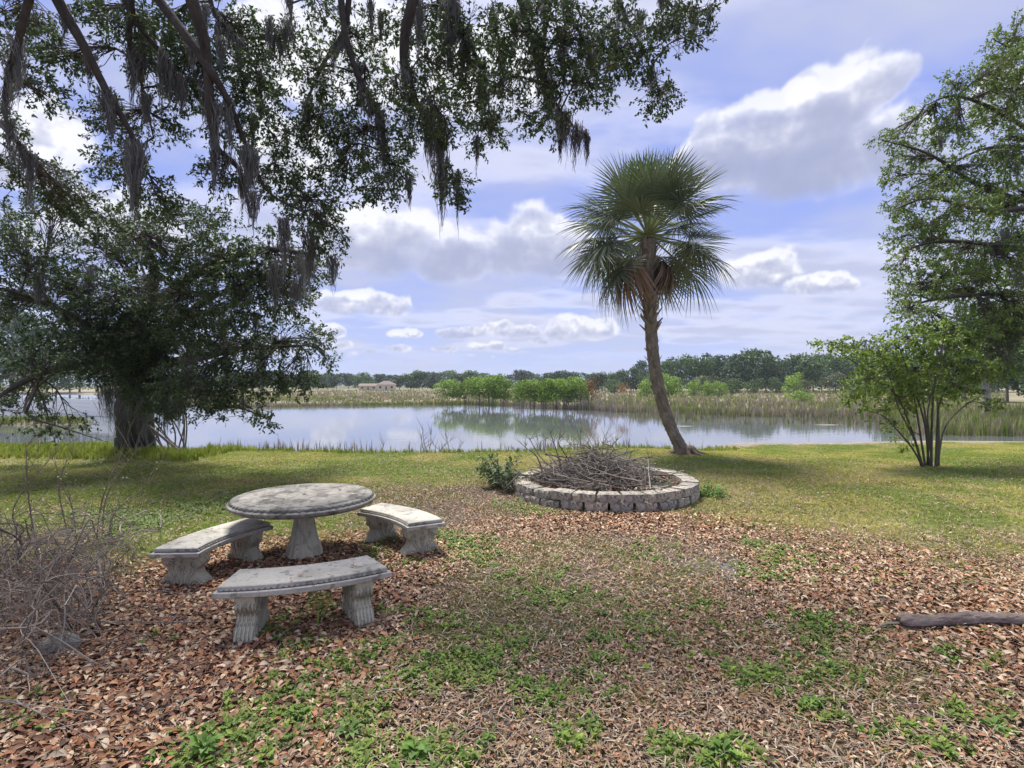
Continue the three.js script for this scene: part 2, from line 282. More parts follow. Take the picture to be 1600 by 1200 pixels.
function groundCol(x, d) {
  const n1 = fbm(x * 1.1, d * 1.1, 21, 4), n2 = fbm(x * 0.28, d * 0.28, 22, 3), n3 = fbm(x * 5, d * 5, 23, 2);
  let c;
  if (d < 24) {
    const L = litter(x, d);
    const lawn = mixc(mixc([0.15, 0.19, 0.035], [0.3, 0.28, 0.09], sstep(0.42, 0.62, n1 * 0.6 + n2 * 0.4)), [0.2, 0.14, 0.075], sstep(0.52, 0.68, n3 * 0.4 + n1 * 0.6) * 0.6);
    const soil = mixc(mixc([0.085, 0.058, 0.042], [0.12, 0.062, 0.04], redness(x, d)), [0.17, 0.12, 0.085], sstep(0.45, 0.65, n1) * 0.6);
    c = mixc(lawn, soil, L);
    c = mixc(c, [0.2, 0.2, 0.21], clamp(ash(x, d), 0, 1) * 0.8);
    c = mixc(c, [0.16, 0.22, 0.035], sstep(10.2, 11.4, d - 0.12 * x) * sstep(-1, -7, x) * 0.7);
    // worn pale path running along the bank on the left
    c = mixc(c, [0.36, 0.32, 0.22], 0.75 * sstep(-6.2, -7.5, x) * Math.exp(-(((d - 11.2 + 0.13 * (x + 7)) / 0.45) ** 2)) * sstep(0.3, 0.5, n3 + 0.1));
    // sand at the water's edge on the right, dark mud elsewhere
    const sh = d - nearShore(x);
    c = mixc(c, mixc([0.42, 0.37, 0.31], [0.3, 0.26, 0.2], sstep(0.3, 0.7, n3)), sstep(-1.5, -1.0, sh + 1.6 * (n1 - 0.5)) * sstep(4.8, 6.6, x));
    c = mixc(c, [0.12, 0.1, 0.07], sstep(-0.4, 0.6, sh) * (1 - sstep(4.6, 6.3, x)));
  } else {
    const f = d - farShore(x, d);
    c = mixc([0.34, 0.29, 0.19], [0.25, 0.24, 0.11], sstep(0.42, 0.6, n2 * 0.5 + n1 * 0.5));
    c = mixc(c, [0.42, 0.37, 0.3], sstep(0.5, 0.62, fbm(x * 0.08, d * 0.2, 5, 3)) * 0.7);
    c = mixc(c, [0.33, 0.29, 0.24], sstep(-8, -16, x) * sstep(30, 2, f) * 0.8);
    c = mixc([0.2, 0.17, 0.13], c, sstep(-2, 3, f));
    if (d > 190) c = mixc(c, [0.13, 0.15, 0.07], sstep(190, 260, d));
  }
  return c;
}
{
  const g = new Geo(), ds = [], xs = [];
  for (let d = -30; d < 1;) { ds.push(d); d += d < -4 ? 2 : 0.5; }
  for (let d = 1; d < 3500;) { ds.push(d); d += d < 12 ? 0.06 + d * 0.004 : d < 24 ? 0.12 : d < 70 ? 0.6 : d * 0.05; }
  for (let k = -220; k <= 220; k++) { const q = k / 220; xs.push(q * 9 + Math.sign(q) * (Math.pow(Math.abs(q), 3) * 26 + Math.pow(Math.abs(q), 14) * 2500)); }
  const nx = xs.length;
  for (const d of ds) for (const x of xs) { const y = groundY(x, d) + (d < 13 ? 0.012 * (noise3(x * 9, d * 9, 2) - 0.5) : 0); g.v(x, y, -d, groundCol(x, d), x, d); }
  for (let j = 0; j < ds.length - 1; j++) for (let i = 0; i < nx - 1; i++) { const a = j * nx + i, b = a + 1, c = a + nx, e = c + 1; g.t(a, b, e); g.t(a, e, c); }
  structure('ground', g.build(), M.ground);
  const w = new THREE.PlaneGeometry(420, 120, 1, 1); w.rotateX(-Math.PI / 2); const u = w.attributes.uv; for (let i = 0; i < u.count; i++) u.setXY(i, u.getX(i) * 420 / 2.5, u.getY(i) * 120 / 2.5);
  w.translate(0, WATER, -(13.4 + 60)); structure('pond_water', w, M.water);
}
// ---------------------------------------------------------------- concrete table
function relief(list) { return boxUV(mergeGeometries(list.map((q) => (q.index ? q.toNonIndexed() : q)).map((q) => { for (const k of Object.keys(q.attributes)) if (k !== 'position' && k !== 'normal') q.deleteAttribute(k); return q; }))); }
function eggs(points, r) { // row of small raised ovals; points: [position, turn about y]
  return relief(points.map(([p, t]) => { const s = new THREE.SphereGeometry(1, 8, 5); s.scale(r * 1.7, r * 0.95, r * 0.34); s.rotateX(-0.5); s.rotateY(t); s.translate(p.x, p.y, p.z); return s; }));
}
{
  const T = thing('concrete_table', 'round weathered concrete garden table on a fluted pedestal', 'table', [-1.93, groundY(-1.93, 5.1) - 0.01, -5.1], 0.3);
  T.scale.set(0.97, 1, 0.97); const h = 0.59, r = 0.665;
  const pr = [[0, h - 0.105], [0.2, h - 0.105], [0.56, h - 0.1], [0.615, h - 0.092], [0.63, h - 0.075], [0.655, h - 0.07], [r, h - 0.055], [r, h - 0.045], [0.652, h - 0.036], [0.64, h - 0.034], [0.632, h - 0.012], [0.615, h - 0.006], [0.585, h - 0.005], [0.58, h - 0.009], [0.572, h - 0.009], [0.566, h - 0.003], [0.3, h], [0.02, h], [0.018, h - 0.02], [0, h - 0.02]].map(([x, y]) => new THREE.Vector2(x, y));
  const top = part('tabletop', boxUV(toCreasedNormals(new THREE.LatheGeometry(pr, 96), 0.6)), M.concreteOld, T);
  part('rim_ornament', eggs(Array.from({ length: 64 }, (_, i) => { const a = i / 64 * Math.PI * 2; return [V(Math.sin(a) * 0.642, h - 0.022, Math.cos(a) * 0.638), a]; }), 0.0125), M.concreteOld, top);
  const ys = [[0, 0.168], [0.02, 0.17], [0.06, 0.165], [0.12, 0.148], [0.2, 0.122], [0.3, 0.102], [0.38, 0.092], [0.44, 0.094], [0.455, 0.112], [0.49, 0.118]];
  const g = new Geo(), N = 96, st = curve(ys.map(([y, q]) => V(q, y, 0)), 30);
  for (const s of st) for (let k = 0; k <= N; k++) { const a = k / N * Math.PI * 2, fl = Math.abs(Math.cos(a * 6)), q = s.x * (1 + 0.10 * (Math.pow(1 - fl, 1.0) * -1) * (s.y < 0.44 && s.y > 0.005 ? 1 : 0.2) + 0.05 * Math.cos(a * 4 + 0.8) * (1 - s.y * 2)); g.v(Math.sin(a) * q, s.y, Math.cos(a) * q, WHITE, a * 0.12, s.y); }
  for (let j = 0; j < st.length - 1; j++) for (let k = 0; k < N; k++) { const a = j * (N + 1) + k, b = a + 1, c = a + N + 1, e = c + 1; g.t(a, b, e); g.t(a, e, c); }
  part('pedestal', g.build(), M.legStone, T);
}
// ---------------------------------------------------------------- curved concrete benches
const RI = 1.36, RO = 1.73, HA = 18.4 * D2R, SEAT = 0.365, SLAB = 0.072;
function sector(ri, ro, ha) { const s = new THREE.Shape(); const n = 24; for (let i = 0; i <= n; i++) { const a = -ha + 2 * ha * i / n; const x = Math.sin(a) * ro, y = Math.cos(a) * ro; i ? s.lineTo(x, y) : s.moveTo(x, y); } for (let i = n; i >= 0; i--) { const a = -ha + 2 * ha * i / n; s.lineTo(Math.sin(a) * ri, Math.cos(a) * ri); } s.closePath(); return s; }
function plate(ri, ro, ha, y0, th, bev, bt) { const e = new THREE.ExtrudeGeometry(sector(ri + bev, ro - bev, ha - bev / 1.5), { depth: th, bevelEnabled: true, bevelSize: bev, bevelThickness: bt, bevelSegments: 3, curveSegments: 24 }); e.rotateX(-Math.PI / 2); e.translate(0, y0 + bt, 0); return e; }
function legGeo() {
  // side outline in the radial plane: cap, scroll, waist, flared foot
  const L = [[-0.165, 0], [0.165, 0], [0.178, 0.02], [0.172, 0.05], [0.145, 0.085], [0.112, 0.12], [0.1, 0.15], [0.112, 0.18], [0.142, 0.2], [0.152, 0.222], [0.138, 0.24], [-0.138, 0.24], [-0.152, 0.222], [-0.142, 0.2], [-0.112, 0.18], [-0.1, 0.15], [-0.112, 0.12], [-0.145, 0.085], [-0.172, 0.05], [-0.178, 0.02]];
  const s = new THREE.Shape(); L.forEach(([x, y], i) => (i ? s.lineTo(x, y) : s.moveTo(x, y)));
  const e = new THREE.ExtrudeGeometry(s, { depth: 0.1, bevelEnabled: true, bevelSize: 0.008, bevelThickness: 0.01, bevelSegments: 2 }); e.translate(0, 0.008, -0.05);
  return e;
}
const legBody = boxUV(toCreasedNormals(legGeo(), 0.7));
const legCap = boxUV((() => { const e = new THREE.ExtrudeGeometry(new THREE.Shape([new THREE.Vector2(-0.15, 0), new THREE.Vector2(0.15, 0), new THREE.Vector2(0.165, 0.045), new THREE.Vector2(-0.165, 0.045)]), { depth: 0.112, bevelEnabled: true, bevelSize: 0.005, bevelThickness: 0.005, bevelSegments: 2 }); e.translate(0, 0.25, -0.056); return e; })());
const legScroll = (() => {
  const list = [];
  for (const f of [-1, 1]) {
    for (const m of [-1, 1]) { // spirals and leaf ribs on the flat faces
      const spiral = (cx, cy, r0, turns, k) => { const p = []; for (let i = 0; i <= 26; i++) { const t = i / 26, a = t * turns * Math.PI * 2, q = r0 * (1 - 0.85 * t); p.push(V(m * (cx + Math.cos(a) * q), cy + k * Math.sin(a) * q, f * 0.064)); } return new THREE.TubeGeometry(new THREE.CatmullRomCurve3(p), 40, 0.0075, 5); };
      list.push(spiral(0.105, 0.055, 0.042, 1.6, 1), spiral(0.092, 0.212, 0.032, 1.5, -1));
      const rib = (pts, q) => new THREE.TubeGeometry(new THREE.CatmullRomCurve3(pts.map(([x, y]) => V(m * x, y, f * 0.062))), 16, q, 5);
      list.push(rib([[0.02, 0.02], [0.03, 0.09], [0.06, 0.14], [0.075, 0.19]], 0.008), rib([[0.05, 0.03], [0.055, 0.09], [0.08, 0.13], [0.11, 0.17]], 0.007), rib([[0.006, 0.03], [0.008, 0.12], [0.02, 0.2]], 0.008));
    }
  }
  for (const m of [-1, 1]) for (let k = -2; k <= 2; k++) { // flutes down the two narrow ends
    const p = [[0.176, 0.012], [0.184, 0.03], [0.176, 0.06], [0.148, 0.095], [0.118, 0.128], [0.108, 0.158], [0.12, 0.188], [0.15, 0.21], [0.158, 0.23], [0.146, 0.246]].map(([x, y]) => V(m * x, y, k * 0.0235));
    list.push(new THREE.TubeGeometry(new THREE.CatmullRomCurve3(p), 28, 0.0105, 6));
  }
  return relief(list);
})();
function bench(label, cx, cd, ang, sink) { // centre of the arc (x, depth); ang: direction of the bench middle from it
  const x = cx + Math.sin(ang) * 1.545, d = cd + Math.cos(ang) * 1.545;
  const B = thing('concrete_bench', label, 'bench', [cx, groundY(x, d) - sink, -cd], 0, 'curved concrete benches round the table');
  B.rotation.y = Math.atan2(-Math.sin(ang), Math.cos(ang)); // local -z is the middle of the arc
  const y1 = SEAT - SLAB;
  const seat = part('seat_slab', boxUV(relief([plate(RI, RO, HA, y1, 0.022, 0.012, 0.008), plate(RI + 0.02, RO - 0.02, HA - 0.014, y1 + 0.0385, 0.012, 0.016, 0.011)])), M.concrete, B);
  const list = []; for (let i = 0; i < 30; i++) { const a = -HA + 0.03 + (2 * HA - 0.06) * i / 29; list.push([V(Math.sin(a) * (RO - 0.0205), y1 + 0.05, -Math.cos(a) * (RO - 0.0205)), Math.PI - a]); if (i % 1 === 0 && i < 25) { const b = -HA + 0.03 + (2 * HA - 0.06) * i / 24; list.push([V(Math.sin(b) * (RI + 0.016), y1 + 0.049, -Math.cos(b) * (RI + 0.016)), -b]); } }
  part('rim_ornament', eggs(list, 0.0098), M.concrete, seat);
  for (const s of [-1, 1]) {
    const a = s * HA * 0.66, m = (RI + RO) / 2;
    const leg = part('leg', legBody, M.legStone, B); leg.position.set(Math.sin(a) * m, 0, -Math.cos(a) * m); leg.rotation.y = Math.PI / 2 - a;
    part('leg_cap', legCap, M.legStone, leg); part('scroll_relief', legScroll, M.legStone, leg);
  }
  return B;
}
bench('curved concrete bench in front of the table, its outer edge towards the viewer', -1.91, 5.06, Math.atan2(0.57, -1.48), 0.0);
bench('curved concrete bench beside the dead vines, running under the table edge', -1.06, 4.33, Math.atan2(-0.97, 0.25), 0.03);
bench('curved concrete bench between the table and the brush pile', -2.15, 4.33, Math.atan2(0.69, 0.72), 0.03);

// ---------------------------------------------------------------- ring of retaining-wall blocks
const RING = [1.36, 8.1], RR = 1.32;
{
  const ring = thing('fire_ring', 'low round planter of two courses of grey split-face concrete blocks', 'planter', [RING[0], 0, -RING[1]]);
  const r2 = rng(61), variants = [];
  for (let k = 0; k < 6; k++) {
    const g = new THREE.BoxGeometry(1, 1, 1, 5, 3, 2), p = g.attributes.position;
    for (let i = 0; i < p.count; i++) {
      let x = p.getX(i), y = p.getY(i), z = p.getZ(i); // z = +0.5 is the outer split face
      const ex = Math.abs(x) > 0.49, ey = Math.abs(y) > 0.49, face = z > 0.49;
      x *= 0.294 * (z > 0 ? 1 : z < -0.01 ? 0.8 : 0.9); const n = hsh(Math.round(p.getX(i) * 10) + k * 31, Math.round(p.getY(i) * 12), k * 7 + Math.round(z * 4)) - 0.5;
      y *= 0.106; z *= 0.22;
      if (face) { z += 0.006 + n * 0.016 - (ex ? 0.016 : 0) - (ey ? 0.006 : 0); y += n * 0.006; x -= ex ? Math.sign(x) * 0.004 : 0; }
      if (ey) y += n * 0.004; if (ex) x += n * 0.004 - Math.sign(x) * 0.001;
      p.setXYZ(i, x, y, z);
    }
    g.computeVertexNormals(); variants.push(boxUV(toCreasedNormals(g, 0.5)));
  }
  for (let c = 0; c < 2; c++) for (let i = 0; i < 26; i++) {
    const a = (i + (c ? 0.5 : 0)) / 26 * Math.PI * 2, rad = RR - 0.105 - c * 0.012 + (r2() - 0.5) * 0.03;
    const b = part('block', variants[Math.floor(r2() * 6)], blockMats[Math.floor(r2() * 4)], ring);
    const sag = Math.sin(a) < -0.6 ? 0.03 : 0;                     // the side by the bush has settled
    b.position.set(Math.sin(a) * rad, groundY(RING[0], RING[1]) + 0.068 + c * 0.107 + (r2() - 0.5) * 0.008 - sag, Math.cos(a) * rad);
    b.rotation.set((r2() - 0.5) * 0.06, a + (r2() - 0.5) * 0.1, (r2() - 0.5) * 0.05);
  }
  const bed = new THREE.CircleGeometry(RR - 0.17, 40, 0, Math.PI * 2); bed.rotateX(-Math.PI / 2);
  const g = new Geo(), n = 40, m = 14; // mounded soil
  for (let j = 0; j <= m; j++) for (let k = 0; k <= n; k++) { const q = j / m * (RR - 0.18), a = k / n * Math.PI * 2, x = Math.sin(a) * q, z = Math.cos(a) * q; g.v(x, 0.1 + 0.1 * (1 - (j / m) ** 2) + 0.04 * (fbm(x * 4, z * 4, 5, 3) - 0.5), z, scl([0.13, 0.1, 0.08], 0.6 + 0.8 * noise3(x * 9, z * 9, 3)), x, z); }
  for (let j = 0; j < m; j++) for (let k = 0; k < n; k++) { const a = j * (n + 1) + k, b = a + 1, c = a + n + 1, e = c + 1; g.t(a, c, e); g.t(a, e, b); }
  part('soil_bed', g.build(), M.ground, ring);
}
// ---------------------------------------------------------------- brush heaped in the ring
function branchPath(rand, p, dir, len, n, wob) { const pts = [p.clone()]; let q = p.clone(), d = dir.clone(); for (let i = 0; i < n; i++) { d.add(V((rand() - 0.5) * wob, (rand() - 0.5) * wob, (rand() - 0.5) * wob)).normalize(); q = q.clone().addScaledVector(d, len / n); pts.push(q); } return pts; }
const GREYS = [[0.13, 0.115, 0.105], [0.18, 0.16, 0.145], [0.075, 0.065, 0.058], [0.14, 0.115, 0.095], [0.23, 0.21, 0.19]];
const heapY = (q) => 0.16 + 0.36 * Math.exp(-((q / 0.62) ** 2));
{
  const r3 = rng(71), fine = new Geo();
  const stick = (g, big) => {
    const a = r3() * Math.PI * 2, q = Math.pow(r3(), 0.8) * 0.9, cx = RING[0] - 0.1 + Math.sin(a) * q * 0.95, cz = -RING[1] + Math.cos(a) * q;
    const yaw = r3() * Math.PI * 2, len = big ? 0.55 + r3() * 0.8 : 0.25 + r3() * 0.5, dir = V(Math.cos(yaw), (r3() - 0.4) * (big ? 0.5 : 0.7), Math.sin(yaw)).normalize();
    const c = V(cx, heapY(q) * (0.25 + 0.85 * r3()) + 0.05, cz).addScaledVector(dir, -len / 2);
    const pts = branchPath(r3, c, dir, len, 6, big ? 0.35 : 0.55);
    for (const p of pts) { const dx = p.x - RING[0], dz = p.z + RING[1], rad = Math.hypot(dx, dz), floor = rad < 1.1 ? 0.2 : rad < 1.4 ? 0.26 : 0.1; if (p.y < floor) p.y = floor + r3() * 0.04; }
    const r0 = big ? 0.005 + r3() * 0.009 : 0.003 + r3() * 0.004;
    const tone = Math.floor(r3() * 5); tube(g, pts, taper(7, r0, r0 * 0.4), big ? 6 : 4, GREYS[tone]);
    if (big) for (let k = 0; k < 3; k++) { const i = 2 + Math.floor(r3() * 4), b = branchPath(r3, pts[i], dir.clone().add(randDir(r3)).normalize(), 0.2 + r3() * 0.3, 4, 0.5); tube(g, b, taper(5, r0 * 0.55, 0.0015), 4, GREYS[Math.floor(r3() * 5)]); }
    return ['mid grey', 'light grey', 'blackish', 'brown-grey', 'pale grey'][tone];
  };
  for (let i = 0; i < 1000; i++) stick(fine, false);
  const fp = single('brush_twigs', fine.build(), M.twig, 'mass of fine grey dead twigs heaped inside the block ring', 'twigs'); fp.userData.kind = 'stuff';
  for (let i = 0; i < 110; i++) {
    const g = new Geo(), tone = stick(g, true), b = g.build(); b.computeBoundingBox(); const c = b.boundingBox.getCenter(V()), dx = c.x - RING[0], dz = c.z + RING[1], len = b.boundingBox.getSize(V()).length();
    const where = c.y > 0.42 ? 'on top of the brush pile' : dx < -0.45 ? 'in the brush pile on the side of the leafy bush' : dx > 0.45 ? 'in the brush pile on the palm side' : dz > 0.3 ? 'at the front of the brush pile by the blocks' : dz < -0.3 ? 'at the back of the brush pile towards the pond' : 'in the middle of the brush pile';
    single('dead_branch', b, M.twig, `${len > 1.25 ? 'long' : len > 0.95 ? 'medium' : 'short'} ${tone} dead branch ${where}`, 'branch', 'branches of the brush pile');
  }
  // a few long ones arching out of the heap
  const arch = [[[850, 745], [838, 712], [822, 700], [812, 690]], [[880, 740], [868, 700], [862, 683], [858, 670]], [[900, 735], [880, 705], [872, 690], [878, 680]], [[930, 730], [950, 703], [962, 690], [972, 680]], [[950, 735], [975, 708], [985, 697]], [[960, 735], [1000, 715], [1025, 716], [1045, 722]], [[880, 735], [850, 706], [835, 704]], [[940, 725], [920, 700], [905, 694], [880, 697]], [[930, 728], [960, 700], [940, 692], [955, 690]], [[870, 735], [845, 715], [830, 690], [826, 682]]];
  arch.forEach((a, i) => { const g = new Geo(), dd = 7.8 + (i % 4) * 0.2, p = curve(a.map(([x, y]) => at(x, y, dd)), 10); tube(g, p, taper(11, 0.012, 0.003), 5, GREYS[i % 5]); for (let k = 0; k < 4; k++) tube(g, branchPath(r3, p[4 + Math.floor(r3() * 6)], V((r3() - 0.5) * 2, 0.8, (r3() - 0.5)).normalize(), 0.12 + r3() * 0.2, 4, 0.6), taper(5, 0.004, 0.0015), 4, GREYS[(i + 1) % 5]); single('dead_branch', g.build(), M.twig, `thin grey branch arching out of the brush pile, ${['farthest to the bush side', 'third tallest, upright', 'curling back on itself', 'reaching up towards the palm', 'short, leaning to the palm', 'low and long towards the palm', 'low towards the leafy bush', 'bending back over the heap', 'hooked above the heap', 'steep, at the bush side'][i]}`, 'branch', 'branches sticking up from the brush pile'); });
}
// ---------------------------------------------------------------- fallen log and rock
{
  const r4 = rng(81), y0 = 0.045, p = curve([V(2.5, y0 + 0.012, -3.56), V(2.75, y0, -3.585), V(3.1, y0 + 0.004, -3.62), V(3.5, y0 - 0.005, -3.6), V(3.95, y0 + 0.01, -3.66)], 40);
  const g = new Geo(), n = p.length, S = 20; for (let i = 0; i < n; i++) for (let k = 0; k <= S; k++) { const a = (k % S) / S * Math.PI * 2, q = (0.05 + 0.004 * Math.sin(i * 0.5)) * (i === 0 ? 0.72 : i === 1 ? 0.93 : 1) * (0.82 + 0.2 * fbm(i * 0.35, Math.cos(a) * 3, Math.sin(a) * 3, 3) + 0.24 * Math.abs(noise3(i * 0.16, Math.cos(a) * 5, Math.sin(a) * 5) - 0.5)); g.v(p[i].x + (i === 0 ? (hsh(k % S, 3, 1) - 0.5) * 0.03 : 0), p[i].y + Math.sin(a) * q, p[i].z + Math.cos(a) * q, scl([0.21, 0.165, 0.15], 0.6 + 0.8 * noise3(i * 0.4, Math.cos(a) * 2.5, Math.sin(a) * 2.5)), a * 0.06, p[i].x); }
  for (let i = 0; i < n - 1; i++) for (let k = 0; k < S; k++) { const a = i * (S + 1) + k, b = a + 1, c = a + S + 1, e = c + 1; g.t(a, e, b); g.t(a, c, e); }
  const e0 = g.v(p[0].x + 0.015, p[0].y, p[0].z, [0.1, 0.07, 0.05]); for (let k = 0; k < S; k++) g.t(e0, k, k + 1);
  const e1 = g.v(p[n - 1].x, p[n - 1].y, p[n - 1].z, [0.1, 0.07, 0.05]), o = (n - 1) * (S + 1); for (let k = 0; k < S; k++) g.t(e1, o + k + 1, o + k);
  const L = thing('fallen_log', 'slim dark fallen log lying across the leaf litter', 'log', [0, 0, 0]); part('stem', g.build(), M.bark, L);
  const s = new Geo(); tube(s, curve([V(2.53, 0.045, -3.57), V(2.42, 0.05, -3.55), V(2.33, 0.03, -3.53)], 6), taper(7, 0.012, 0.004), 5, [0.2, 0.16, 0.14]); part('broken_side_branch', s.build(), M.twig, L);
  const q = mergeVertices(new THREE.IcosahedronGeometry(0.1, 4).deleteAttribute('uv').deleteAttribute('normal')), pp = q.attributes.position; for (let i = 0; i < pp.count; i++) { const x = pp.getX(i), y = pp.getY(i), z = pp.getZ(i), k = 0.75 + 0.5 * fbm(x * 9, y * 9, z * 9, 3); pp.setXYZ(i, x * k * 1.15, y * k * 0.8, z * k); }
  q.computeVertexNormals(); const rk = single('rock', boxUV(q), M.concreteOld, 'pale grey lump of rock among the dead vines', 'rock'); const [rx, rd] = onGround(92, 1018); rk.position.set(rx, 0.035, -rd);
}
// ---------------------------------------------------------------- ground cover: fallen leaves, straw, grass, weeds
const inRing = (x, d, m = 0) => Math.hypot(x - RING[0], d - RING[1]) < RR + m;
const _o = new THREE.Object3D();
function scatter(parent, name, geos, mat, placeFn, count) { // placeFn(k) -> null | {x,y,d,rx,ry,rz,s,sy,col}
  const lists = geos.map(() => []); let made = 0, tries = 0;
  while (made < count && tries < count * 12) { tries++; const q = placeFn(made); if (!q) continue; lists[made % geos.length].push(q); made++; }
  lists.forEach((l, gi) => {
    const im = new THREE.InstancedMesh(geos[gi], mat, l.length); im.name = name; im.userData.kind = 'stuff';
    l.forEach((q, i) => { _o.position.set(q.x, q.y, -q.d); _o.rotation.set(q.rx || 0, q.ry || 0, q.rz || 0, 'YXZ'); _o.scale.set(q.s, q.sy || q.s, q.s); _o.updateMatrix(); im.setMatrixAt(i, _o.matrix); im.setColorAt(i, rgb(...q.col)); });
    parent.add(im);
  });
}
const cover = rng(301), cv = (a, b) => a + (b - a) * cover();
const viewX = (d) => cv(-1, 1) * (d * 0.98 + 1.4);
{
  // dead oak leaf, curled
  const mk = (curl, twist) => { const g = new Geo(), n = 5; const ids = []; for (let i = 0; i <= n; i++) { const t = i / n, w = Math.sin(Math.pow(t, 0.75) * Math.PI) * 0.2 + (i === 0 || i === n ? 0.012 : 0), y = curl * Math.sin(t * Math.PI), tw = twist * (t - 0.5), row = []; for (const s of [-1, 0, 1]) row.push(g.v(s * w * Math.cos(tw), y + Math.abs(s) * w * 0.45 + s * w * Math.sin(tw), t - 0.5, WHITE)); ids.push(row); } for (let i = 0; i < n; i++) for (let s = 0; s < 2; s++) { const a = ids[i][s], b = ids[i][s + 1], c = ids[i + 1][s], e = ids[i + 1][s + 1]; g.t(a, c, e); g.t(a, e, b); } return g.build(); };
  const geos = [mk(0.1, 0.5), mk(-0.12, -0.8), mk(0.22, 1.2), mk(0.05, 0.1)];
  const L = stuffGroup('leaf_litter', 'carpet of fallen brown oak leaves over the bare ground', 'leaves');
  const red = [[0.28, 0.115, 0.055], [0.34, 0.155, 0.075], [0.17, 0.075, 0.042], [0.4, 0.23, 0.12], [0.49, 0.34, 0.22], [0.23, 0.12, 0.07], [0.54, 0.42, 0.3], [0.12, 0.065, 0.045]];
  const tan = [[0.35, 0.21, 0.12], [0.44, 0.3, 0.19], [0.26, 0.145, 0.08], [0.52, 0.4, 0.28], [0.2, 0.12, 0.075], [0.36, 0.185, 0.1], [0.31, 0.21, 0.14]];
  scatter(L, 'fallen_leaf', geos, M.dryleaf, () => {
    const d = 1.5 + Math.pow(cover(), 1.25) * 9.5, x = viewX(d); if (cover() > litter(x, d) * (0.42 + 0.58 * sstep(0.05, 0.4, redness(x, d) + 0.35 * noise3(x * 3, d * 3, 8) - 0.1)) * (0.22 + 0.78 * sstep(0.34, 0.58, 0.6 * fbm(x * 1.6, d * 1.6, 44, 3) + 0.4 * fbm(x * 6, d * 6, 46, 2) + 0.3 * redness(x, d))) * (1 - 0.85 * clamp(ash(x, d), 0, 1)) || inRing(x, d)) return null;
    const rd = redness(x, d), col = scl(cover() < rd ? pick(red) : pick(tan), cv(0.62, 1.3)), s = (0.026 + 0.05 * Math.pow(cover(), 1.6)) * lerp(0.54, 1.0, sstep(0.1, 0.5, rd + cv(-0.1, 0.1)));
    return { x, d, y: groundY(x, d) + cv(0.002, 0.024), rx: cv(-0.45, 0.45), ry: cv(0, 6.28), rz: cv(-0.5, 0.5), s, col };
  }, 210000);
  // leaves blown on to the lawn, sparse
  scatter(L, 'fallen_leaf', geos, M.dryleaf, () => { const d = 5 + cover() * 8, x = viewX(d); if (inRing(x, d)) return null; if (cover() > 0.25 + 0.7 * sstep(0.45, 0.6, fbm(x, d, 45, 3))) return null; return { x, d, y: groundY(x, d) + cv(0.01, 0.03), rx: cv(-0.5, 0.5), ry: cv(0, 6.28), rz: cv(-0.5, 0.5), s: cv(0.025, 0.055), col: scl(pick(tan), cv(0.6, 1.0)) }; }, 10000);
  // inside the ring
  scatter(L, 'fallen_leaf', geos, M.dryleaf, () => { const a = cover() * 6.28, q = Math.sqrt(cover()) * 1.08, x = RING[0] + Math.sin(a) * q, d = RING[1] - Math.cos(a) * q; return { x, d, y: 0.12 + 0.1 * (1 - (q / 1.14) ** 2) + cv(0.0, 0.05), rx: cv(-0.6, 0.6), ry: cv(0, 6.28), rz: cv(-0.6, 0.6), s: cv(0.05, 0.085), col: scl(pick(red), cv(0.5, 0.9)) }; }, 1500);
  // a few that fell on the table and benches
  { const spots = [[-2.2, 0.594, 5.0], [-1.7, 0.594, 5.3], [-1.95, 0.594, 4.75], [-1.5, 0.594, 5.1], [-2.05, 0.594, 5.4], [-1.4, 0.37, 3.5], [-1.1, 0.37, 3.72], [-2.62, 0.345, 4.7], [-1.15, 0.345, 5.25]]; scatter(L, 'fallen_leaf', geos, M.dryleaf, (k) => { const [x, y, d] = spots[k % spots.length]; return { x: x + cv(-0.05, 0.05), d: d + cv(-0.05, 0.05), y: y + 0.004, ry: cv(0, 6.28), rx: cv(-0.1, 0.1), s: cv(0.03, 0.05), col: scl(pick(tan), cv(0.7, 1)) }; }, 18); }
  // straw and bark crumbs
  const st = new Geo(); { const a = st.v(-0.03, 0, -0.5, WHITE), b = st.v(0.03, 0, -0.5, WHITE), c = st.v(0.04, 0.06, 0, WHITE), e = st.v(-0.04, 0.06, 0, WHITE), f = st.v(0, 0, 0.5, WHITE); st.t(a, b, c); st.t(a, c, e); st.t(e, c, f); }
  const S = stuffGroup('dry_straw', 'short dry straw and bark crumbs matted between the leaves', 'straw');
  scatter(S, 'straw_blade', [st.build()], M.dryleaf, () => { const d = 1.5 + Math.pow(cover(), 1.15) * 10, x = viewX(d); if (inRing(x, d)) return null; if (cover() > 0.2 + 0.75 * (1 - redness(x, d)) * (0.35 + 0.65 * litter(x, d))) return null; return { x, d, y: groundY(x, d) + cv(0.003, 0.03), rx: cv(-0.5, 0.5), ry: cv(0, 6.28), s: cv(0.03, 0.085), col: scl(pick([[0.46, 0.36, 0.26], [0.36, 0.26, 0.19], [0.26, 0.18, 0.13], [0.52, 0.43, 0.33], [0.4, 0.35, 0.18]]), cv(0.5, 1.0)) }; }, 75000);
  const tw = new Geo(); tube(tw, [V(0, 0, -0.5), V(0.05, 0.03, -0.15), V(-0.04, 0.02, 0.2), V(0.03, 0.04, 0.5)], [0.012, 0.016, 0.013, 0.006], 4, WHITE); const tw2 = new Geo(); tube(tw2, [V(0, 0, -0.5), V(-0.08, 0.05, 0), V(0.05, 0.02, 0.5)], [0.018, 0.014, 0.008], 4, WHITE);
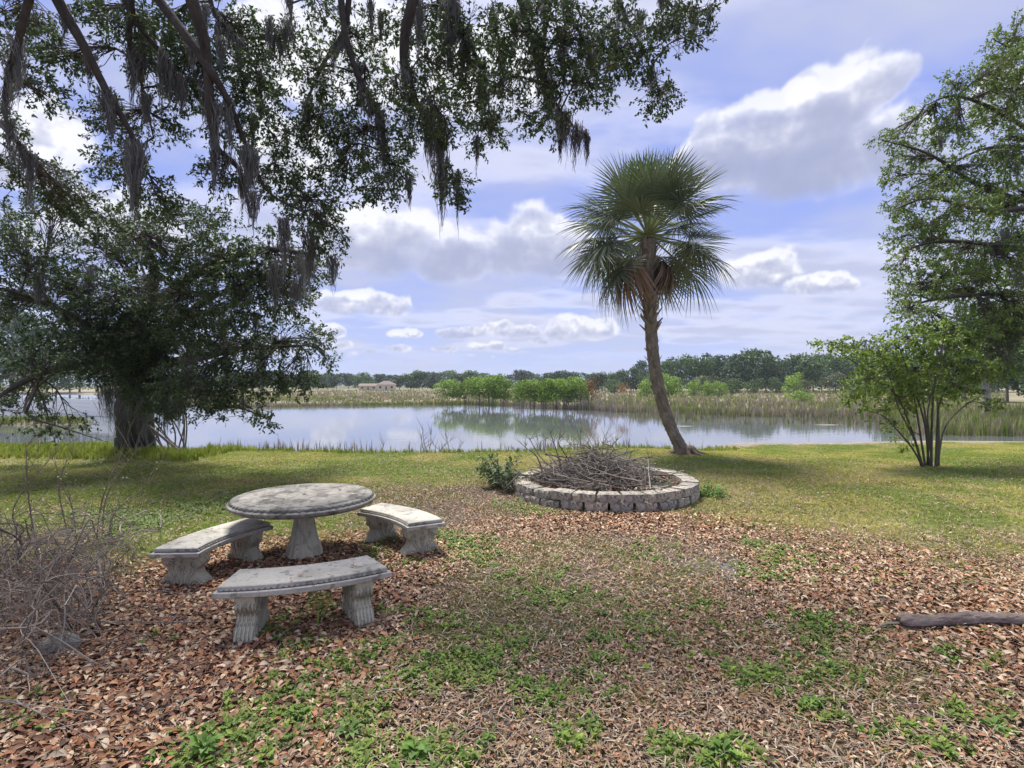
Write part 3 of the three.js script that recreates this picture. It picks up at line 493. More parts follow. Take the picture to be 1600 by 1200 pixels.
  scatter(S, 'fallen_twig', [tw.build(), tw2.build()], M.dryleaf, () => { const d = 1.6 + cover() * 7, x = viewX(d); if (inRing(x, d, 0.1)) return null; if (cover() > 0.3 + litter(x, d)) return null; return { x, d, y: groundY(x, d) + cv(0.012, 0.03), ry: cv(0, 6.28), rx: cv(-0.05, 0.05), s: cv(0.06, 0.2), col: scl(pick([[0.3, 0.26, 0.22], [0.42, 0.38, 0.32], [0.2, 0.15, 0.12]]), cv(0.6, 1.0)) }; }, 600);
}
function tuftGeo(rand, n, h, w, lean) { const g = new Geo(); for (let i = 0; i < n; i++) { const a = rand() * 6.28, q = rand() * 0.5 * w, x = Math.cos(a) * q, z = Math.sin(a) * q, b = rand() * 6.28, hh = h * (0.5 + 0.5 * rand()), l = lean * hh * (0.3 + rand()), bw = 0.045 * (0.6 + rand() * 0.6), sx = -Math.sin(b) * bw, sz = Math.cos(b) * bw, k = 0.75 + 0.5 * rand(), col = [k, k, k]; const p0 = g.v(x - sx, 0, z - sz, col), p1 = g.v(x + sx, 0, z + sz, col), mx = x + Math.cos(b) * l * 0.35, mz = z + Math.sin(b) * l * 0.35, p2 = g.v(mx + sx * 0.8, hh * 0.6, mz + sz * 0.8, col), p3 = g.v(mx - sx * 0.8, hh * 0.6, mz - sz * 0.8, col), p4 = g.v(x + Math.cos(b) * l, hh * 0.95, z + Math.sin(b) * l, col); g.t(p0, p1, p2); g.t(p0, p2, p3); g.t(p3, p2, p4); } return g.build(); }
{
  const r5 = rng(401), lawnG = [0, 1, 2].map(() => tuftGeo(r5, 9, 1, 1.5, 0.9));
  const L = stuffGroup('lawn_grass', 'short patchy green and yellowed lawn grass down to the pond', 'grass');
  const gcol = (x, d) => { const n = fbm(x * 1.1, d * 1.1, 21, 4) * 0.6 + fbm(x * 0.28, d * 0.28, 22, 3) * 0.4, t = sstep(0.42, 0.6, n + cv(-0.08, 0.08)); let c = mixc([0.22, 0.31, 0.04], [0.46, 0.45, 0.11], t); if (cover() < 0.14) c = [0.4, 0.33, 0.18]; return scl(c, cv(0.75, 1.25)); };
  scatter(L, 'grass_tuft', lawnG, M.grass, () => { const d = 4 + Math.pow(cover(), 0.85) * 14.5, x = cv(-1, 1) * (d * 1.0 + 1); if (d > 14.4 && x < 5) return null; if (inRing(x, d) || Math.hypot(x + 1.93, d - 5.1) < 0.3) return null; const n = fbm(x * 2.2, d * 2.2, 91, 3); const keep = (1 - litter(x, d)) * (0.35 + 0.65 * sstep(0.36, 0.55, n)) * (x > 4.6 ? sstep(-1.0, -1.7, d - nearShore(x)) : 1); if (cover() > keep) return null; return { x, d, y: groundY(x, d) - 0.004, ry: cv(0, 6.28), s: cv(0.028, 0.05), sy: cv(0.02, 0.05), col: gcol(x, d) }; }, 120000);
  // sparse blades coming up through the litter
  scatter(L, 'grass_tuft', lawnG, M.grass, () => { const d = 2 + cover() * 7, x = viewX(d); if (inRing(x, d)) return null; if (cover() > (0.12 + sstep(0.46, 0.6, fbm(x * 1.3, d * 1.3, 97, 4))) * (1 - 0.75 * redness(x, d))) return null; return { x, d, y: groundY(x, d), ry: cv(0, 6.28), s: cv(0.02, 0.045), sy: cv(0.02, 0.05), col: scl(mixc([0.15, 0.22, 0.04], [0.33, 0.32, 0.1], cover()), cv(0.8, 1.2)) }; }, 26000);
  // taller grass on the bank
  const bankG = [0, 1, 2].map(() => tuftGeo(r5, 11, 1, 0.55, 0.5)), dryG = [0, 1].map(() => tuftGeo(r5, 7, 1, 0.35, 0.45));
  const B = stuffGroup('bank_grass', 'taller bright green grass fringing the near bank of the pond', 'grass');
  scatter(B, 'bank_tuft', bankG, M.grass, () => { const x = cv(-17, 6.5), left = x < -6.6; const d = left ? cv(11.3, 17) - 0.12 * (x + 7) : nearShore(x) + cv(-2.0, 0.6); if (!left && cover() < 0.45) return null; if (x > 4.5 && cover() < 0.6) return null; const h = left ? cv(0.06, 0.16) + 0.2 * sstep(0.4, 0.7, fbm(x * 0.7, d * 0.7, 5, 3)) * cover() : cv(0.06, 0.2); return { x, d, y: groundY(x, d) - 0.01, ry: cv(0, 6.28), s: h * 0.75, sy: h, col: scl(mixc([0.24, 0.33, 0.04], [0.42, 0.45, 0.1], cover()), cv(0.7, 1.25)) }; }, 9000);
  scatter(B, 'dry_reed', dryG, M.grass, () => { const x = cv(-10, 5.5), d = nearShore(x) + cv(-1.2, 0.9); if (cover() > sstep(0.45, 0.6, fbm(x * 0.8, 3, 3, 2)) + 0.12) return null; const h = cv(0.2, 0.55); return { x, d, y: groundY(x, d) - 0.02, ry: cv(0, 6.28), s: h * 0.32, sy: h, col: scl(pick([[0.33, 0.29, 0.2], [0.26, 0.25, 0.1], [0.24, 0.2, 0.15]]), cv(0.8, 1.2)) }; }, 900);
  // broad-leaved weeds
  const weedGeo = (rand, n, h) => { const g = new Geo(); for (let i = 0; i < n; i++) { const a = rand() * 6.28, e = 0.15 + rand() * 0.9, st = rand() * h, p = V(Math.cos(a) * 0.3 * rand(), st, Math.sin(a) * 0.3 * rand()), dir = V(Math.cos(a) * Math.cos(e), Math.sin(e) * 0.8, Math.sin(a) * Math.cos(e)).normalize(), k = 0.7 + rand() * 0.6; leaf(g, p, dir, V(0, 1, 0).addScaledVector(randDir(rand), 0.3), 0.36 + rand() * 0.3, 0.22 + rand() * 0.14, [k, k, k * 0.9], 0.25, 0.6); } return g.build(); };
  const weedG = [weedGeo(r5, 16, 0.35), weedGeo(r5, 22, 0.6), weedGeo(r5, 12, 0.2), weedGeo(r5, 26, 0.45)];
  const W = stuffGroup('ground_weeds', 'small bright green broad-leaved weeds sprouting through the leaf litter', 'weeds');
  const patches = [[430, 1120, 0.28, 60], [480, 1070, 0.2, 30], [540, 1040, 0.15, 18], [400, 1160, 0.3, 60], [620, 1060, 0.22, 26], [560, 1110, 0.15, 26], [590, 1010, 0.12, 12], [700, 1050, 0.22, 26], [760, 1040, 0.25, 34], [800, 1000, 0.2, 18], [860, 1090, 0.18, 16], [320, 1180, 0.2, 40], [700, 1180, 0.2, 26], [570, 1180, 0.2, 26], [900, 1150, 0.12, 10], [1000, 970, 0.2, 16], [940, 1010, 0.2, 14], [1190, 860, 0.3, 26], [1240, 880, 0.35, 34], [1200, 900, 0.3, 26], [1260, 990, 0.2, 18], [1290, 980, 0.2, 18], [1280, 1050, 0.25, 26], [1190, 1060, 0.18, 20], [1270, 1110, 0.12, 9], [1130, 1180, 0.14, 20], [1040, 1170, 0.12, 12], [1500, 1030, 0.2, 12], [1440, 1160, 0.2, 16], [1560, 1130, 0.2, 12], [1480, 980, 0.12, 6], [720, 850, 0.35, 60], [740, 870, 0.3, 40], [690, 840, 0.3, 26], [600, 850, 0.2, 14], [590, 870, 0.18, 16], [500, 960, 0.2, 12], [430, 975, 0.2, 14], [540, 950, 0.12, 10], [660, 880, 0.25, 16], [200, 820, 0.5, 110], [240, 810, 0.5, 80], [160, 800, 0.5, 60], [330, 790, 0.6, 50], [420, 770, 0.7, 40], [800, 790, 0.3, 16], [840, 800, 0.3, 18], [1110, 775, 0.25, 60], [1090, 770, 0.15, 26], [960, 1060, 0.3, 12], [1090, 960, 0.3, 16], [1400, 900, 0.5, 14], [1330, 1000, 0.4, 14], [850, 900, 0.5, 14], [1040, 1000, 0.3, 14], [700, 980, 0.3, 14], [250, 1000, 0.1, 5], [50, 1120, 0.2, 14], [820, 930, 0.3, 14], [920, 940, 0.3, 14], [1010, 860, 0.4, 12], [460, 1020, 0.18, 12], [640, 960, 0.2, 10]];
  const list = []; for (const [px, py, sp, n] of patches) { const [cx, cd] = onGround(px, py); for (let i = 0; i < n * 2.8; i++) list.push([cx + (cv(-1, 1) + cv(-1, 1)) * sp * 0.6, cd + (cv(-1, 1) + cv(-1, 1)) * sp * 0.6]); }
  for (let i = 0; i < 700; i++) { const d = 2 + cover() * 6; list.push([viewX(d), d]); }
  scatter(W, 'weed', weedG, M.leaf, (k) => { const [x, d] = list[k % list.length]; return { x, d, y: groundY(x, d), ry: cv(0, 6.28), rx: cv(-0.2, 0.2), s: cv(0.03, 0.07) * (k > list.length - 701 ? 0.6 : 1), col: scl(mixc([0.13, 0.23, 0.035], [0.25, 0.34, 0.06], cover()), cv(0.75, 1.2)) }; }, list.length);
  // single weeds large enough to pick out
  const plant = (px, py, s, label, n = 30, h = 0.6, col = [0.14, 0.27, 0.045]) => { const [x, d] = onGround(px, py); const P = thing('weed_plant', label, 'weed', [x, groundY(x, d) - 0.005, -d], R() * 6, 'broad-leaved weeds'); const g = weedGeo(R, n, h); const q = g.attributes.color; for (let i = 0; i < q.count; i++) q.setXYZ(i, q.getX(i) * col[0], q.getY(i) * col[1], q.getZ(i) * col[2]); g.scale(s, s, s); part('foliage', g, M.leaf, P, 'stuff'); const st = new Geo(); tube(st, [V(0, 0, 0), V(0.01 * s, h * s * 0.5, 0), V(0, h * s, 0.02 * s)], [0.02 * s, 0.018 * s, 0.012 * s], 5, [0.14, 0.2, 0.05]); part('stem', st.build(), M.twig, P); return P; };
  plant(648, 1185, 0.1, 'leafy green weed at the bottom edge of the photo, left of centre', 40, 0.5);
  plant(320, 1185, 0.11, 'broad leafy weed at the bottom edge below the dead vines', 50, 0.6);
  plant(1130, 1185, 0.095, 'leafy weed at the bottom edge to the right of centre', 34, 0.5);
  plant(440, 1005, 0.09, 'low weed just below the front bench', 24, 0.4);
  plant(545, 1150, 0.1, 'pale broad-leaved weed in the green patch below the front bench', 34, 0.4, [0.17, 0.27, 0.08]);
  plant(1270, 1105, 0.085, 'single bright weed on bare litter below the fallen log end', 26, 0.5);
  plant(395, 1000, 0.09, 'weed touching the foot of the front bench', 20, 0.4);
  plant(1555, 1145, 0.085, 'bright weed near the lower right corner', 24, 0.5);
  // feathery tall weed under the front bench
  { const [x, d] = onGround(496, 985), P = thing('feathery_weed', 'tall feathery bright green weed standing under the front bench', 'weed', [x, 0, -d]); const st = new Geo(); tube(st, [V(0, 0, 0), V(0.005, 0.12, 0), V(0, 0.24, 0)], [0.004, 0.0035, 0.003], 5, [0.2, 0.3, 0.06]); part('stem', st.build(), M.twig, P); const g = new Geo(); for (let i = 0; i < 170; i++) { const p = V(cv(-0.05, 0.09), cv(0.14, 0.28), cv(-0.05, 0.05)); leaf(g, p, V(cv(-1, 1), cv(0, 1), cv(-1, 1)).normalize(), randDir(cover), 0.035, 0.007, scl([0.26, 0.42, 0.06], cv(0.7, 1.2))); } part('foliage', g.build(), M.leaf, P, 'stuff'); }
}
// ---------------------------------------------------------------- cabbage palm
{
  const path = curve([[1070, 711, 12.72], [1062, 695, 12.7], [1050, 672, 12.68], [1038, 640, 12.65], [1026, 590, 12.6], [1019, 540, 12.58], [1016, 490, 12.55], [1013, 440, 12.52], [1012, 376, 12.5]].map(([x, y, d]) => at(x, y, d)), 60);
  const base = path[0].clone(); base.y = groundY(base.x, 12.72) - 0.03;
  const P = thing('palm_tree', 'tall leaning fan palm standing on the lawn at the pond edge', 'palm tree', [base.x, base.y, base.z]);
  const loc = path.map((p) => p.clone().sub(base)); loc[0].y = -0.02;
  const g = new Geo(), S = 22, n = loc.length; const rad = (t) => 0.148 + 0.12 * Math.exp(-t * 26) + 0.035 * Math.exp(-t * 7) - 0.012 * t + (t > 0.86 ? 0.05 * sstep(0.86, 1, t) : 0);
  for (let i = 0; i < n; i++) for (let k = 0; k <= S; k++) { const t = i / (n - 1), a = (k % S) / S * Math.PI * 2, ringy = 0.05 * Math.sin(i * 2.6), q = rad(t) * (1 + ringy + 0.13 * (fbm(Math.cos(a) * 2.2, Math.sin(a) * 2.2, i * 0.45, 3) - 0.5)); const cc = mixc([0.34, 0.29, 0.24], [0.2, 0.16, 0.125], noise3(Math.cos(a) * 3, i * 0.7, Math.sin(a) * 3)); g.v(loc[i].x + Math.cos(a) * q, loc[i].y + 0.03 * Math.sin(a * 3) * 0, loc[i].z + Math.sin(a) * q, cc, a * 0.2, loc[i].y); }
  for (let i = 0; i < n - 1; i++) for (let k = 0; k < S; k++) { const a = i * (S + 1) + k, b = a + 1, c = a + S + 1, e = c + 1; g.t(a, e, b); g.t(a, c, e); }
  const trunk = part('trunk', g.build(), M.bark, P);
  // spreading root foot
  const rg = new Geo(); for (let k = 0; k < 9; k++) { const a = k / 9 * 6.28 + 0.2, l = 0.22 + 0.14 * hsh(k, 2, 2) + (Math.cos(a) > 0.5 ? 0.14 : 0); tube(rg, curve([V(Math.cos(a) * 0.14, 0.17, Math.sin(a) * 0.14), V(Math.cos(a) * 0.26, 0.07, Math.sin(a) * 0.26), V(Math.cos(a) * (0.2 + l), 0.0, Math.sin(a) * (0.2 + l))], 5), [0.08, 0.075, 0.06, 0.05, 0.035, 0.02], 7, [0.19, 0.145, 0.11]); } part('root_foot', rg.build(), M.bark, trunk);
  // old leaf bases on the upper trunk
  const r6 = rng(501), bg = new Geo(); { const w = 0.05, h = 0.2; const a = bg.v(-w, 0, 0, [0.24, 0.19, 0.14]), b = bg.v(w, 0, 0, [0.24, 0.19, 0.14]), c = bg.v(w * 0.45, h, 0.06, [0.3, 0.25, 0.2]), e = bg.v(-w * 0.45, h, 0.06, [0.3, 0.25, 0.2]), f = bg.v(-w * 0.6, 0, -0.03, [0.16, 0.12, 0.09]), q = bg.v(w * 0.6, 0, -0.03, [0.16, 0.12, 0.09]), m = bg.v(0, h, 0.045, [0.3, 0.25, 0.2]); bg.t(a, b, c); bg.t(a, c, e); bg.t(b, q, m); bg.t(b, m, c); bg.t(f, a, e); bg.t(f, e, m); bg.t(q, f, m); bg.t(c, m, e); }
  const boot = bg.build();
  for (let k = 0; k < 90; k++) { const t = k < 62 ? 0.7 + 0.3 * (k / 62) : 0.42 + 0.28 * r6(), i = Math.min(n - 1, Math.floor(t * (n - 1))), a = k * 2.4, q = rad(t) * 0.93; const m = part('leaf_base', boot, M.twig, trunk); m.position.set(loc[i].x + Math.sin(a) * q, loc[i].y - 0.1, loc[i].z + Math.cos(a) * q); m.rotation.set(0.15 + r6() * 0.3, a, (r6() - 0.5) * 0.7, 'YXZ'); const s = k < 62 ? 0.8 + r6() * 0.6 : 0.4 + r6() * 0.3; m.scale.setScalar(s); }
  // fans
  const fan = (seed, droop, Rl, col, dead) => {
    const rf = rng(seed), g = new Geo(), N = dead ? 26 : 44;
    for (let i = 0; i < N; i++) {
      const th = (i / (N - 1) - 0.5) * 2 * (dead ? 0.9 : 2.1) + (rf() - 0.5) * 0.05, c = 1 - Math.abs(th) / 2.1, len = Rl * (0.74 + 0.26 * Math.cos(th * 0.75)) * (0.88 + 0.2 * rf());
      const bz = 0.26 * Math.max(0, c) * Rl, dx = Math.sin(th), dz = Math.cos(th), w = 0.0205 * (dead ? 1.5 : 1), fold = (i % 2 ? 1 : -1) * 0.012, tint = scl(col, 0.7 + rf() * 0.55), dd = droop * (0.7 + 0.6 * rf());
      let rows = []; const T = [0, 0.35, 0.62, 0.82, 1];
      for (const t of T) { const q = len * t, px = dx * q, pz = bz * (1 - t * 0.3) + dz * q, py = -dd * Math.pow(t, 2.2) * len * 0.75 - 0.18 * bz * c + fold * (1 - t) + 0.1 * Math.abs(Math.sin(th)) * q, ww = w * (t < 0.5 ? 0.35 + 1.3 * t : (1 - t) * 2) + 0.001, sx = dz, sz = -dx, tc = t > 0.9 ? mixc(tint, [0.3, 0.25, 0.13], rf() * 0.6) : tint; rows.push([g.v(px - sx * ww, py + ww * 0.5, pz - sz * ww, tc), g.v(px, py, pz, tc), g.v(px + sx * ww, py + ww * 0.5, pz + sz * ww, tc)]); }
      for (let r = 0; r < rows.length - 1; r++) for (let s = 0; s < 2; s++) { const a = rows[r][s], b = rows[r][s + 1], c2 = rows[r + 1][s], e = rows[r + 1][s + 1]; g.t(a, c2, e); g.t(a, e, b); }
    }
    return g.build();
  };
  const greens = [[0.19, 0.235, 0.14], [0.24, 0.285, 0.17], [0.16, 0.2, 0.13]];
  const fans = []; for (let k = 0; k < 9; k++) fans.push(fan(900 + k, 0.18 + (k % 3) * 0.4, 0.98, greens[Math.floor(k / 3)], false));
  const young = [fan(950, 0.05, 0.85, [0.16, 0.24, 0.05], false), fan(951, 0.08, 0.85, [0.12, 0.19, 0.05], false)];
  const brown = [fan(960, 1.2, 0.75, [0.29, 0.17, 0.1], true), fan(961, 1.0, 0.8, [0.34, 0.23, 0.15], true), fan(962, 1.1, 0.7, [0.24, 0.18, 0.13], true)];
  const stemG = (L, sag, col) => { const g = new Geo(), pts = []; for (let i = 0; i <= 6; i++) { const t = i / 6; pts.push(V(0, sag * t * t, L * t)); } tube(g, pts, taper(7, 0.028, 0.013), 5, col); return g.build(); };
  const stemL = [0.65, 0.9, 1.08].map((L) => stemG(L, -0.06 * L, [0.24, 0.28, 0.12])), LL = [0.65, 0.9, 1.08], stemB = stemG(0.55, -0.25, [0.3, 0.2, 0.12]);
  const heart = loc[n - 1].clone().add(V(0, 0.12, 0));
  const addFan = (el, az, geo, stem, L, roll, sag, name) => {
    const f = part(name, geo, M.palm, P); // the fan; its stalk hangs from it
    const G = new THREE.Group(); G.rotation.set(-el, az, roll, 'YXZ'); G.position.copy(heart); G.updateMatrix();
    const tip = V(0, sag * L, L).applyMatrix4(G.matrix); f.position.copy(tip); f.rotation.copy(G.rotation);
    const s = part('leaf_stalk', stem, M.twig, f); s.position.set(0, -sag * L, -L); return f;
  };
  const N = 66;
  for (let k = 0; k < N; k++) { const t = k / (N - 1), fr = Math.cos(k * 2.39996); if (t > 0.5 && fr > 0.5) continue; const el = lerp(1.42, -0.78, Math.pow(t, 0.78)) + (r6() - 0.5) * 0.3, az = k * 2.39996 + (r6() - 0.5) * 0.3, li = t < 0.3 ? 1 : 1 + Math.floor(r6() * 2), dr = t < 0.3 ? 0 : t < 0.65 ? Math.floor(r6() * 2) : 1 + Math.floor(r6() * 2); const geo = t < 0.12 ? young[k % 2] : fans[dr + 3 * (k % 3)]; const f = addFan(el, az, geo, stemL[li], LL[li], (r6() - 0.5) * 0.9, -0.06, 'frond'); const s = 0.86 + r6() * 0.22; f.scale.setScalar(s); }
  for (const [az, el, b, s] of [[-1.0, -0.75, 0, 1.35], [1.25, -0.9, 2, 1.0], [1.6, -0.8, 1, 1.1], [2.2, -1.0, 2, 1], [-2.2, -1.2, 1, 1]]) { const f = addFan(el, az, brown[b], stemB, 0.55, (r6() - 0.5) * 0.4, -0.25, 'dead_frond'); f.userData.label = 'brown dead frond hanging under the crown'; f.scale.setScalar(s); }
}

// ---------------------------------------------------------------- oaks: boughs, twigs, leaves, hanging moss
const BARK = [0.085, 0.074, 0.067], MOSS = [0.23, 0.23, 0.215];
function foliage(o) { // fills clumps (px, py, rx, ry[, depth, amount]) with twigs and leaves that hang on the nearest bough
  const { boughs, clumps, depth, leafLen, leafWid, palette, rand, gl, gt } = o, spread = o.spread || 1, amount = o.amount || 1, nodes = [];
  for (const b of boughs) for (let i = 0; i < b.length; i++) nodes.push(b[i]);
  for (const [px, py, rx, ry, dep, am] of clumps) {
    const d0 = (dep || depth) + (rand() - 0.5) * (o.depthJitter || 0.8), C = at(px, py, d0), ax = rx / F * d0, ay = ry / F * d0, az = (ax + ay) / 2 * spread;
    let B = nodes[0], best = 1e9; for (const q of nodes) { const dd = q.distanceToSquared(C); if (dd < best) { best = dd; B = q; } }
    const mid = B.clone().lerp(C, 0.5).add(V((rand() - 0.5) * 0.2, 0.12 * rand() + 0.05, (rand() - 0.5) * 0.2)), stem = curve([B, mid, C], 8);
    const dist = Math.sqrt(best), r0 = clamp(0.006 + dist * 0.010, 0.006, 0.03) * (o.thick || 1);
    tube(gt, stem, taper(9, r0, 0.004 * (o.thick || 1)), 5, BARK);
    const pxLeaf = leafLen * leafWid * 0.45 * (F / d0) ** 2, need = amount * (am || 1) * 1.25 * Math.PI * rx * ry / Math.max(pxLeaf, 1), per = 11, N = Math.max(3, Math.round(need / per));
    for (let k = 0; k < N; k++) {
      const q = randDir(rand).multiplyScalar(Math.pow(rand(), 0.42)), lump = 0.75 + 0.5 * noise3(px * 0.1 + q.x * 2.3, py * 0.1 + q.y * 2.3, q.z * 2.3);
      const s = V(C.x + q.x * ax * lump * 0.86, C.y + q.y * ay * lump * 0.86, C.z + q.z * az * lump);
      const from = stem[3 + Math.floor(rand() * 6)], dir = s.clone().sub(from), L = dir.length() || 0.01; dir.normalize();
      const tipDir = dir.clone().addScaledVector(randDir(rand), 0.55).add(V(0, o.lift ?? -0.12, 0)).normalize(), tl = leafLen * (1.6 + rand() * 1.3), tip = s.clone().addScaledVector(tipDir, tl);
      if (rand() < (o.twigs ?? 0.55)) { const m = from.clone().lerp(s, 0.55).addScaledVector(randDir(rand), L * 0.12); tube(gt, [from, m, s, tip], [0.0045 * (o.thick || 1), 0.0035 * (o.thick || 1), 0.0025 * (o.thick || 1), 0.001], 3, BARK, false); }
      const tone = 0.7 + 0.6 * rand();
      for (let i = 0; i < per; i++) {
        const t = 0.1 + 0.9 * i / per, p = s.clone().addScaledVector(tipDir, tl * t).addScaledVector(randDir(rand), leafLen * 0.25), dr = tipDir.clone().multiplyScalar(0.55).add(randDir(rand)).normalize();
        _t.copy(randDir(rand)).multiplyScalar(0.7).add(V(0, 0.8, 0)); const c = palette[Math.floor(rand() * palette.length)];
        leaf(gl, p, dr, _t, leafLen * (0.7 + 0.5 * rand()), leafWid * (0.75 + 0.5 * rand()), scl(c, tone * (0.85 + 0.3 * rand())), 0.15, 0.6);
      }
    }
  }
}
function mossGeo(rand, top, len, wid, dens = 1) { // a hanging beard of fine curling strands
  const g = new Geo(), n = Math.round((60 + 640 * wid * Math.sqrt(len)) * dens);
  for (let i = 0; i < n; i++) {
    const a = rand() * 6.28, q = Math.pow(rand(), 0.8) * wid * 0.55, L = len * (0.25 + 0.75 * Math.pow(rand(), 1.3)) * (1 - 0.45 * (q / (wid * 0.5))), y0 = len * (0.06 - 0.55 * rand() * rand());
    let x = Math.cos(a) * q, z = Math.sin(a) * q, y = y0; const seg = 6, col = scl(MOSS, 0.55 + rand() * 0.6), w = 0.0026 + rand() * 0.004; let pa = -1, pb = -1; const ph = rand() * 6.28;
    for (let s = 0; s <= seg; s++) { const t = s / seg, k = 1 - 0.5 * t, cx = x * k + Math.sin(t * 7 + ph) * 0.012 + (rand() - 0.5) * 0.014, cz = z * k + Math.cos(t * 6 + ph) * 0.012 + (rand() - 0.5) * 0.014, cy = y - L * t, ww = w * (1 - t * 0.7), b = ph + t * 2.5, A = g.v(top.x + cx - Math.cos(b) * ww, top.y + cy, top.z + cz - Math.sin(b) * ww, col), B = g.v(top.x + cx + Math.cos(b) * ww, top.y + cy, top.z + cz + Math.sin(b) * ww, col); if (s) { g.t(pa, pb, B); g.t(pa, B, A); } pa = A; pb = B; }
  }
  return g.build();
}
const oakGreens = [[0.075, 0.115, 0.04], [0.09, 0.14, 0.042], [0.065, 0.1, 0.04], [0.115, 0.175, 0.048], [0.08, 0.12, 0.055]];
{ // ---- the near live oak whose limbs hang into the top of the view
  const rand = rng(601), O = thing('live_oak', 'near live oak with mossy limbs hanging across the top of the view', 'tree', [-6.2, 0, 1.2]);
  const off = V(-6.2, 0, 1.2), sub = (g) => { g.translate(-off.x, -off.y, -off.z); return g; };
  const main = [[V(-6.2, -0.1, 1.2), V(-6.1, 1.5, 1.1), V(-5.7, 3.2, 0.6)]];
  const tr = new Geo(); tube(tr, curve(main[0], 16), taper(17, 0.62, 0.42), 18, BARK, true, 0.12); part('trunk', sub(tr.build()), M.bark, O);
  const limbs = [
    [V(-5.7, 3.0, 0.6), V(-4.9, 5.0, -1.5), V(-3.6, 6.0, -3.6), V(-1.6, 6.5, -5.0), V(0.6, 6.4, -5.6), V(2.4, 5.9, -6.0)],
    [V(-5.7, 3.0, 0.6), V(-5.4, 4.8, -1.6), V(-4.7, 5.4, -3.4), V(-3.6, 5.6, -5.0)],
    [V(-5.7, 3.0, 0.6), V(-6.0, 5.0, -1.4), V(-5.6, 5.7, -3.2), V(-5.0, 5.6, -4.8)],
  ];
  for (const l of limbs) { const g = new Geo(), p = curve(l, 26); tube(g, p, taper(27, 0.26, 0.06), 10, BARK, true, 0.1); part('limb', sub(g.build()), M.bark, O); }
  const B = [ // boughs: start radius, depth, picture points
    [0.03, 4.6, [[70, -60], [45, 0], [30, 60], [12, 120], [10, 190], [30, 225], [62, 258]]], [0.045, 4.9, [[55, -80], [90, 0], [130, 70], [160, 130], [200, 200], [216, 240], [206, 330]]], [0.03, 5.2, [[205, -70], [205, 0], [203, 70], [215, 100], [225, 150], [240, 215]]], [0.022, 5.3, [[203, 20], [250, 80], [280, 120], [320, 130], [360, 160]]],
    [0.05, 5.0, [[285, -80], [300, 0], [318, 60], [325, 110], [330, 190], [340, 232], [370, 260], [392, 340]]], [0.032, 5.2, [[322, 100], [350, 145], [368, 185], [390, 240], [420, 300], [470, 330]]], [0.025, 5.6, [[310, -60], [335, 20], [370, 60], [400, 110], [410, 160]]], [0.02, 5.7, [[440, -60], [455, 0], [450, 40], [420, 60]]],
    [0.03, 5.6, [[550, -60], [545, 0], [538, 45], [505, 100], [480, 160], [470, 215]]], [0.028, 5.7, [[538, 45], [565, 130], [595, 180], [605, 240], [640, 290]]], [0.05, 5.4, [[660, -70], [645, 0], [632, 60], [633, 110], [650, 160], [675, 205], [688, 250], [690, 320]]], [0.025, 5.8, [[700, -60], [720, 40], [745, 90], [760, 150], [770, 200]]],
    [0.03, 5.8, [[790, -60], [812, 0], [830, 60], [850, 120], [870, 165], [880, 200]]], [0.022, 6.0, [[880, -60], [890, 20], [915, 70], [925, 120]]], [0.025, 6.2, [[960, -60], [975, 20], [1000, 70], [1030, 140]]], [0.02, 6.3, [[1010, -60], [1050, 10], [1085, 20], [1120, 5]]], [0.015, 5.8, [[850, 120], [890, 190], [915, 215]]],
  ];
  const boughs = B.map(([r, d, pts]) => { const w = pts.map(([x, y], i) => at(x, y, d + (i - pts.length / 2) * 0.12)); // run the upper end back to the limb it grows from
    const from = limbs.flatMap((l) => curve(l, 40)).reduce((m, q) => (q.distanceToSquared(w[0]) < m.distanceToSquared(w[0]) ? q : m)); const p = curve([from, ...w], 34), g = new Geo(); tube(g, p, taper(35, r * 1.3, r * 0.24, 1.1), 8, BARK, true, 0.18); part('bough', sub(g.build()), M.bark, O); return p.slice(8); });
  boughs.forEach((p) => { for (let k = 0; k < 5; k++) { const q = p[6 + Math.floor(rand() * (p.length - 8))]; part('hanging_moss', sub(mossGeo(rand, q.clone().add(V(0, 0.02, 0)), 0.2 + 0.5 * rand() * rand() + 0.1, 0.07 + rand() * 0.1, 0.7)), M.moss, O); } });
  const clumps = [[30, 35, 60, 45], [100, 85, 52, 42], [62, 145, 42, 28], [18, 195, 26, 30], [70, 285, 66, 42], [122, 325, 48, 28], [22, 250, 24, 22], [210, 35, 70, 45], [245, 105, 55, 45], [178, 190, 44, 46], [190, 258, 52, 42], [258, 190, 32, 30], [270, 40, 60, 42], [360, 35, 58, 40], [330, 120, 58, 48], [400, 125, 48, 50], [418, 175, 32, 42], [360, 200, 46, 38], [345, 275, 34, 34], [435, 270, 58, 38], [482, 312, 66, 42], [505, 355, 42, 55], [245, 305, 44, 34], [436, 70, 40, 42], [505, 20, 32, 24], [495, 110, 42, 48], [498, 190, 52, 58], [560, 60, 52, 42], [570, 132, 38, 38], [560, 208, 56, 44], [602, 258, 56, 48], [590, 292, 42, 28], [640, 40, 46, 38], [618, 132, 36, 42], [680, 110, 44, 48], [690, 182, 56, 42], [708, 292, 28, 40], [722, 60, 58, 48], [780, 130, 52, 56], [772, 200, 54, 24], [800, 50, 58, 48], [850, 110, 46, 56], [852, 182, 42, 32], [900, 60, 58, 52], [922, 130, 55, 38], [960, 50, 52, 46], [1000, 82, 50, 38], [1032, 152, 40, 32], [1050, 40, 46, 38], [1095, 12, 46, 18], [1092, 52, 20, 18], [150, 20, 40, 24], [745, 225, 18, 18], [680, 30, 40, 34], [840, 20, 50, 26], [30, 100, 40, 36], [290, 150, 40, 30], [385, 80, 40, 34], [640, 200, 40, 34], [730, 130, 40, 40], [960, 100, 40, 36], [530, 260, 40, 36], [440, 220, 30, 26], [300, 85, 40, 34]];
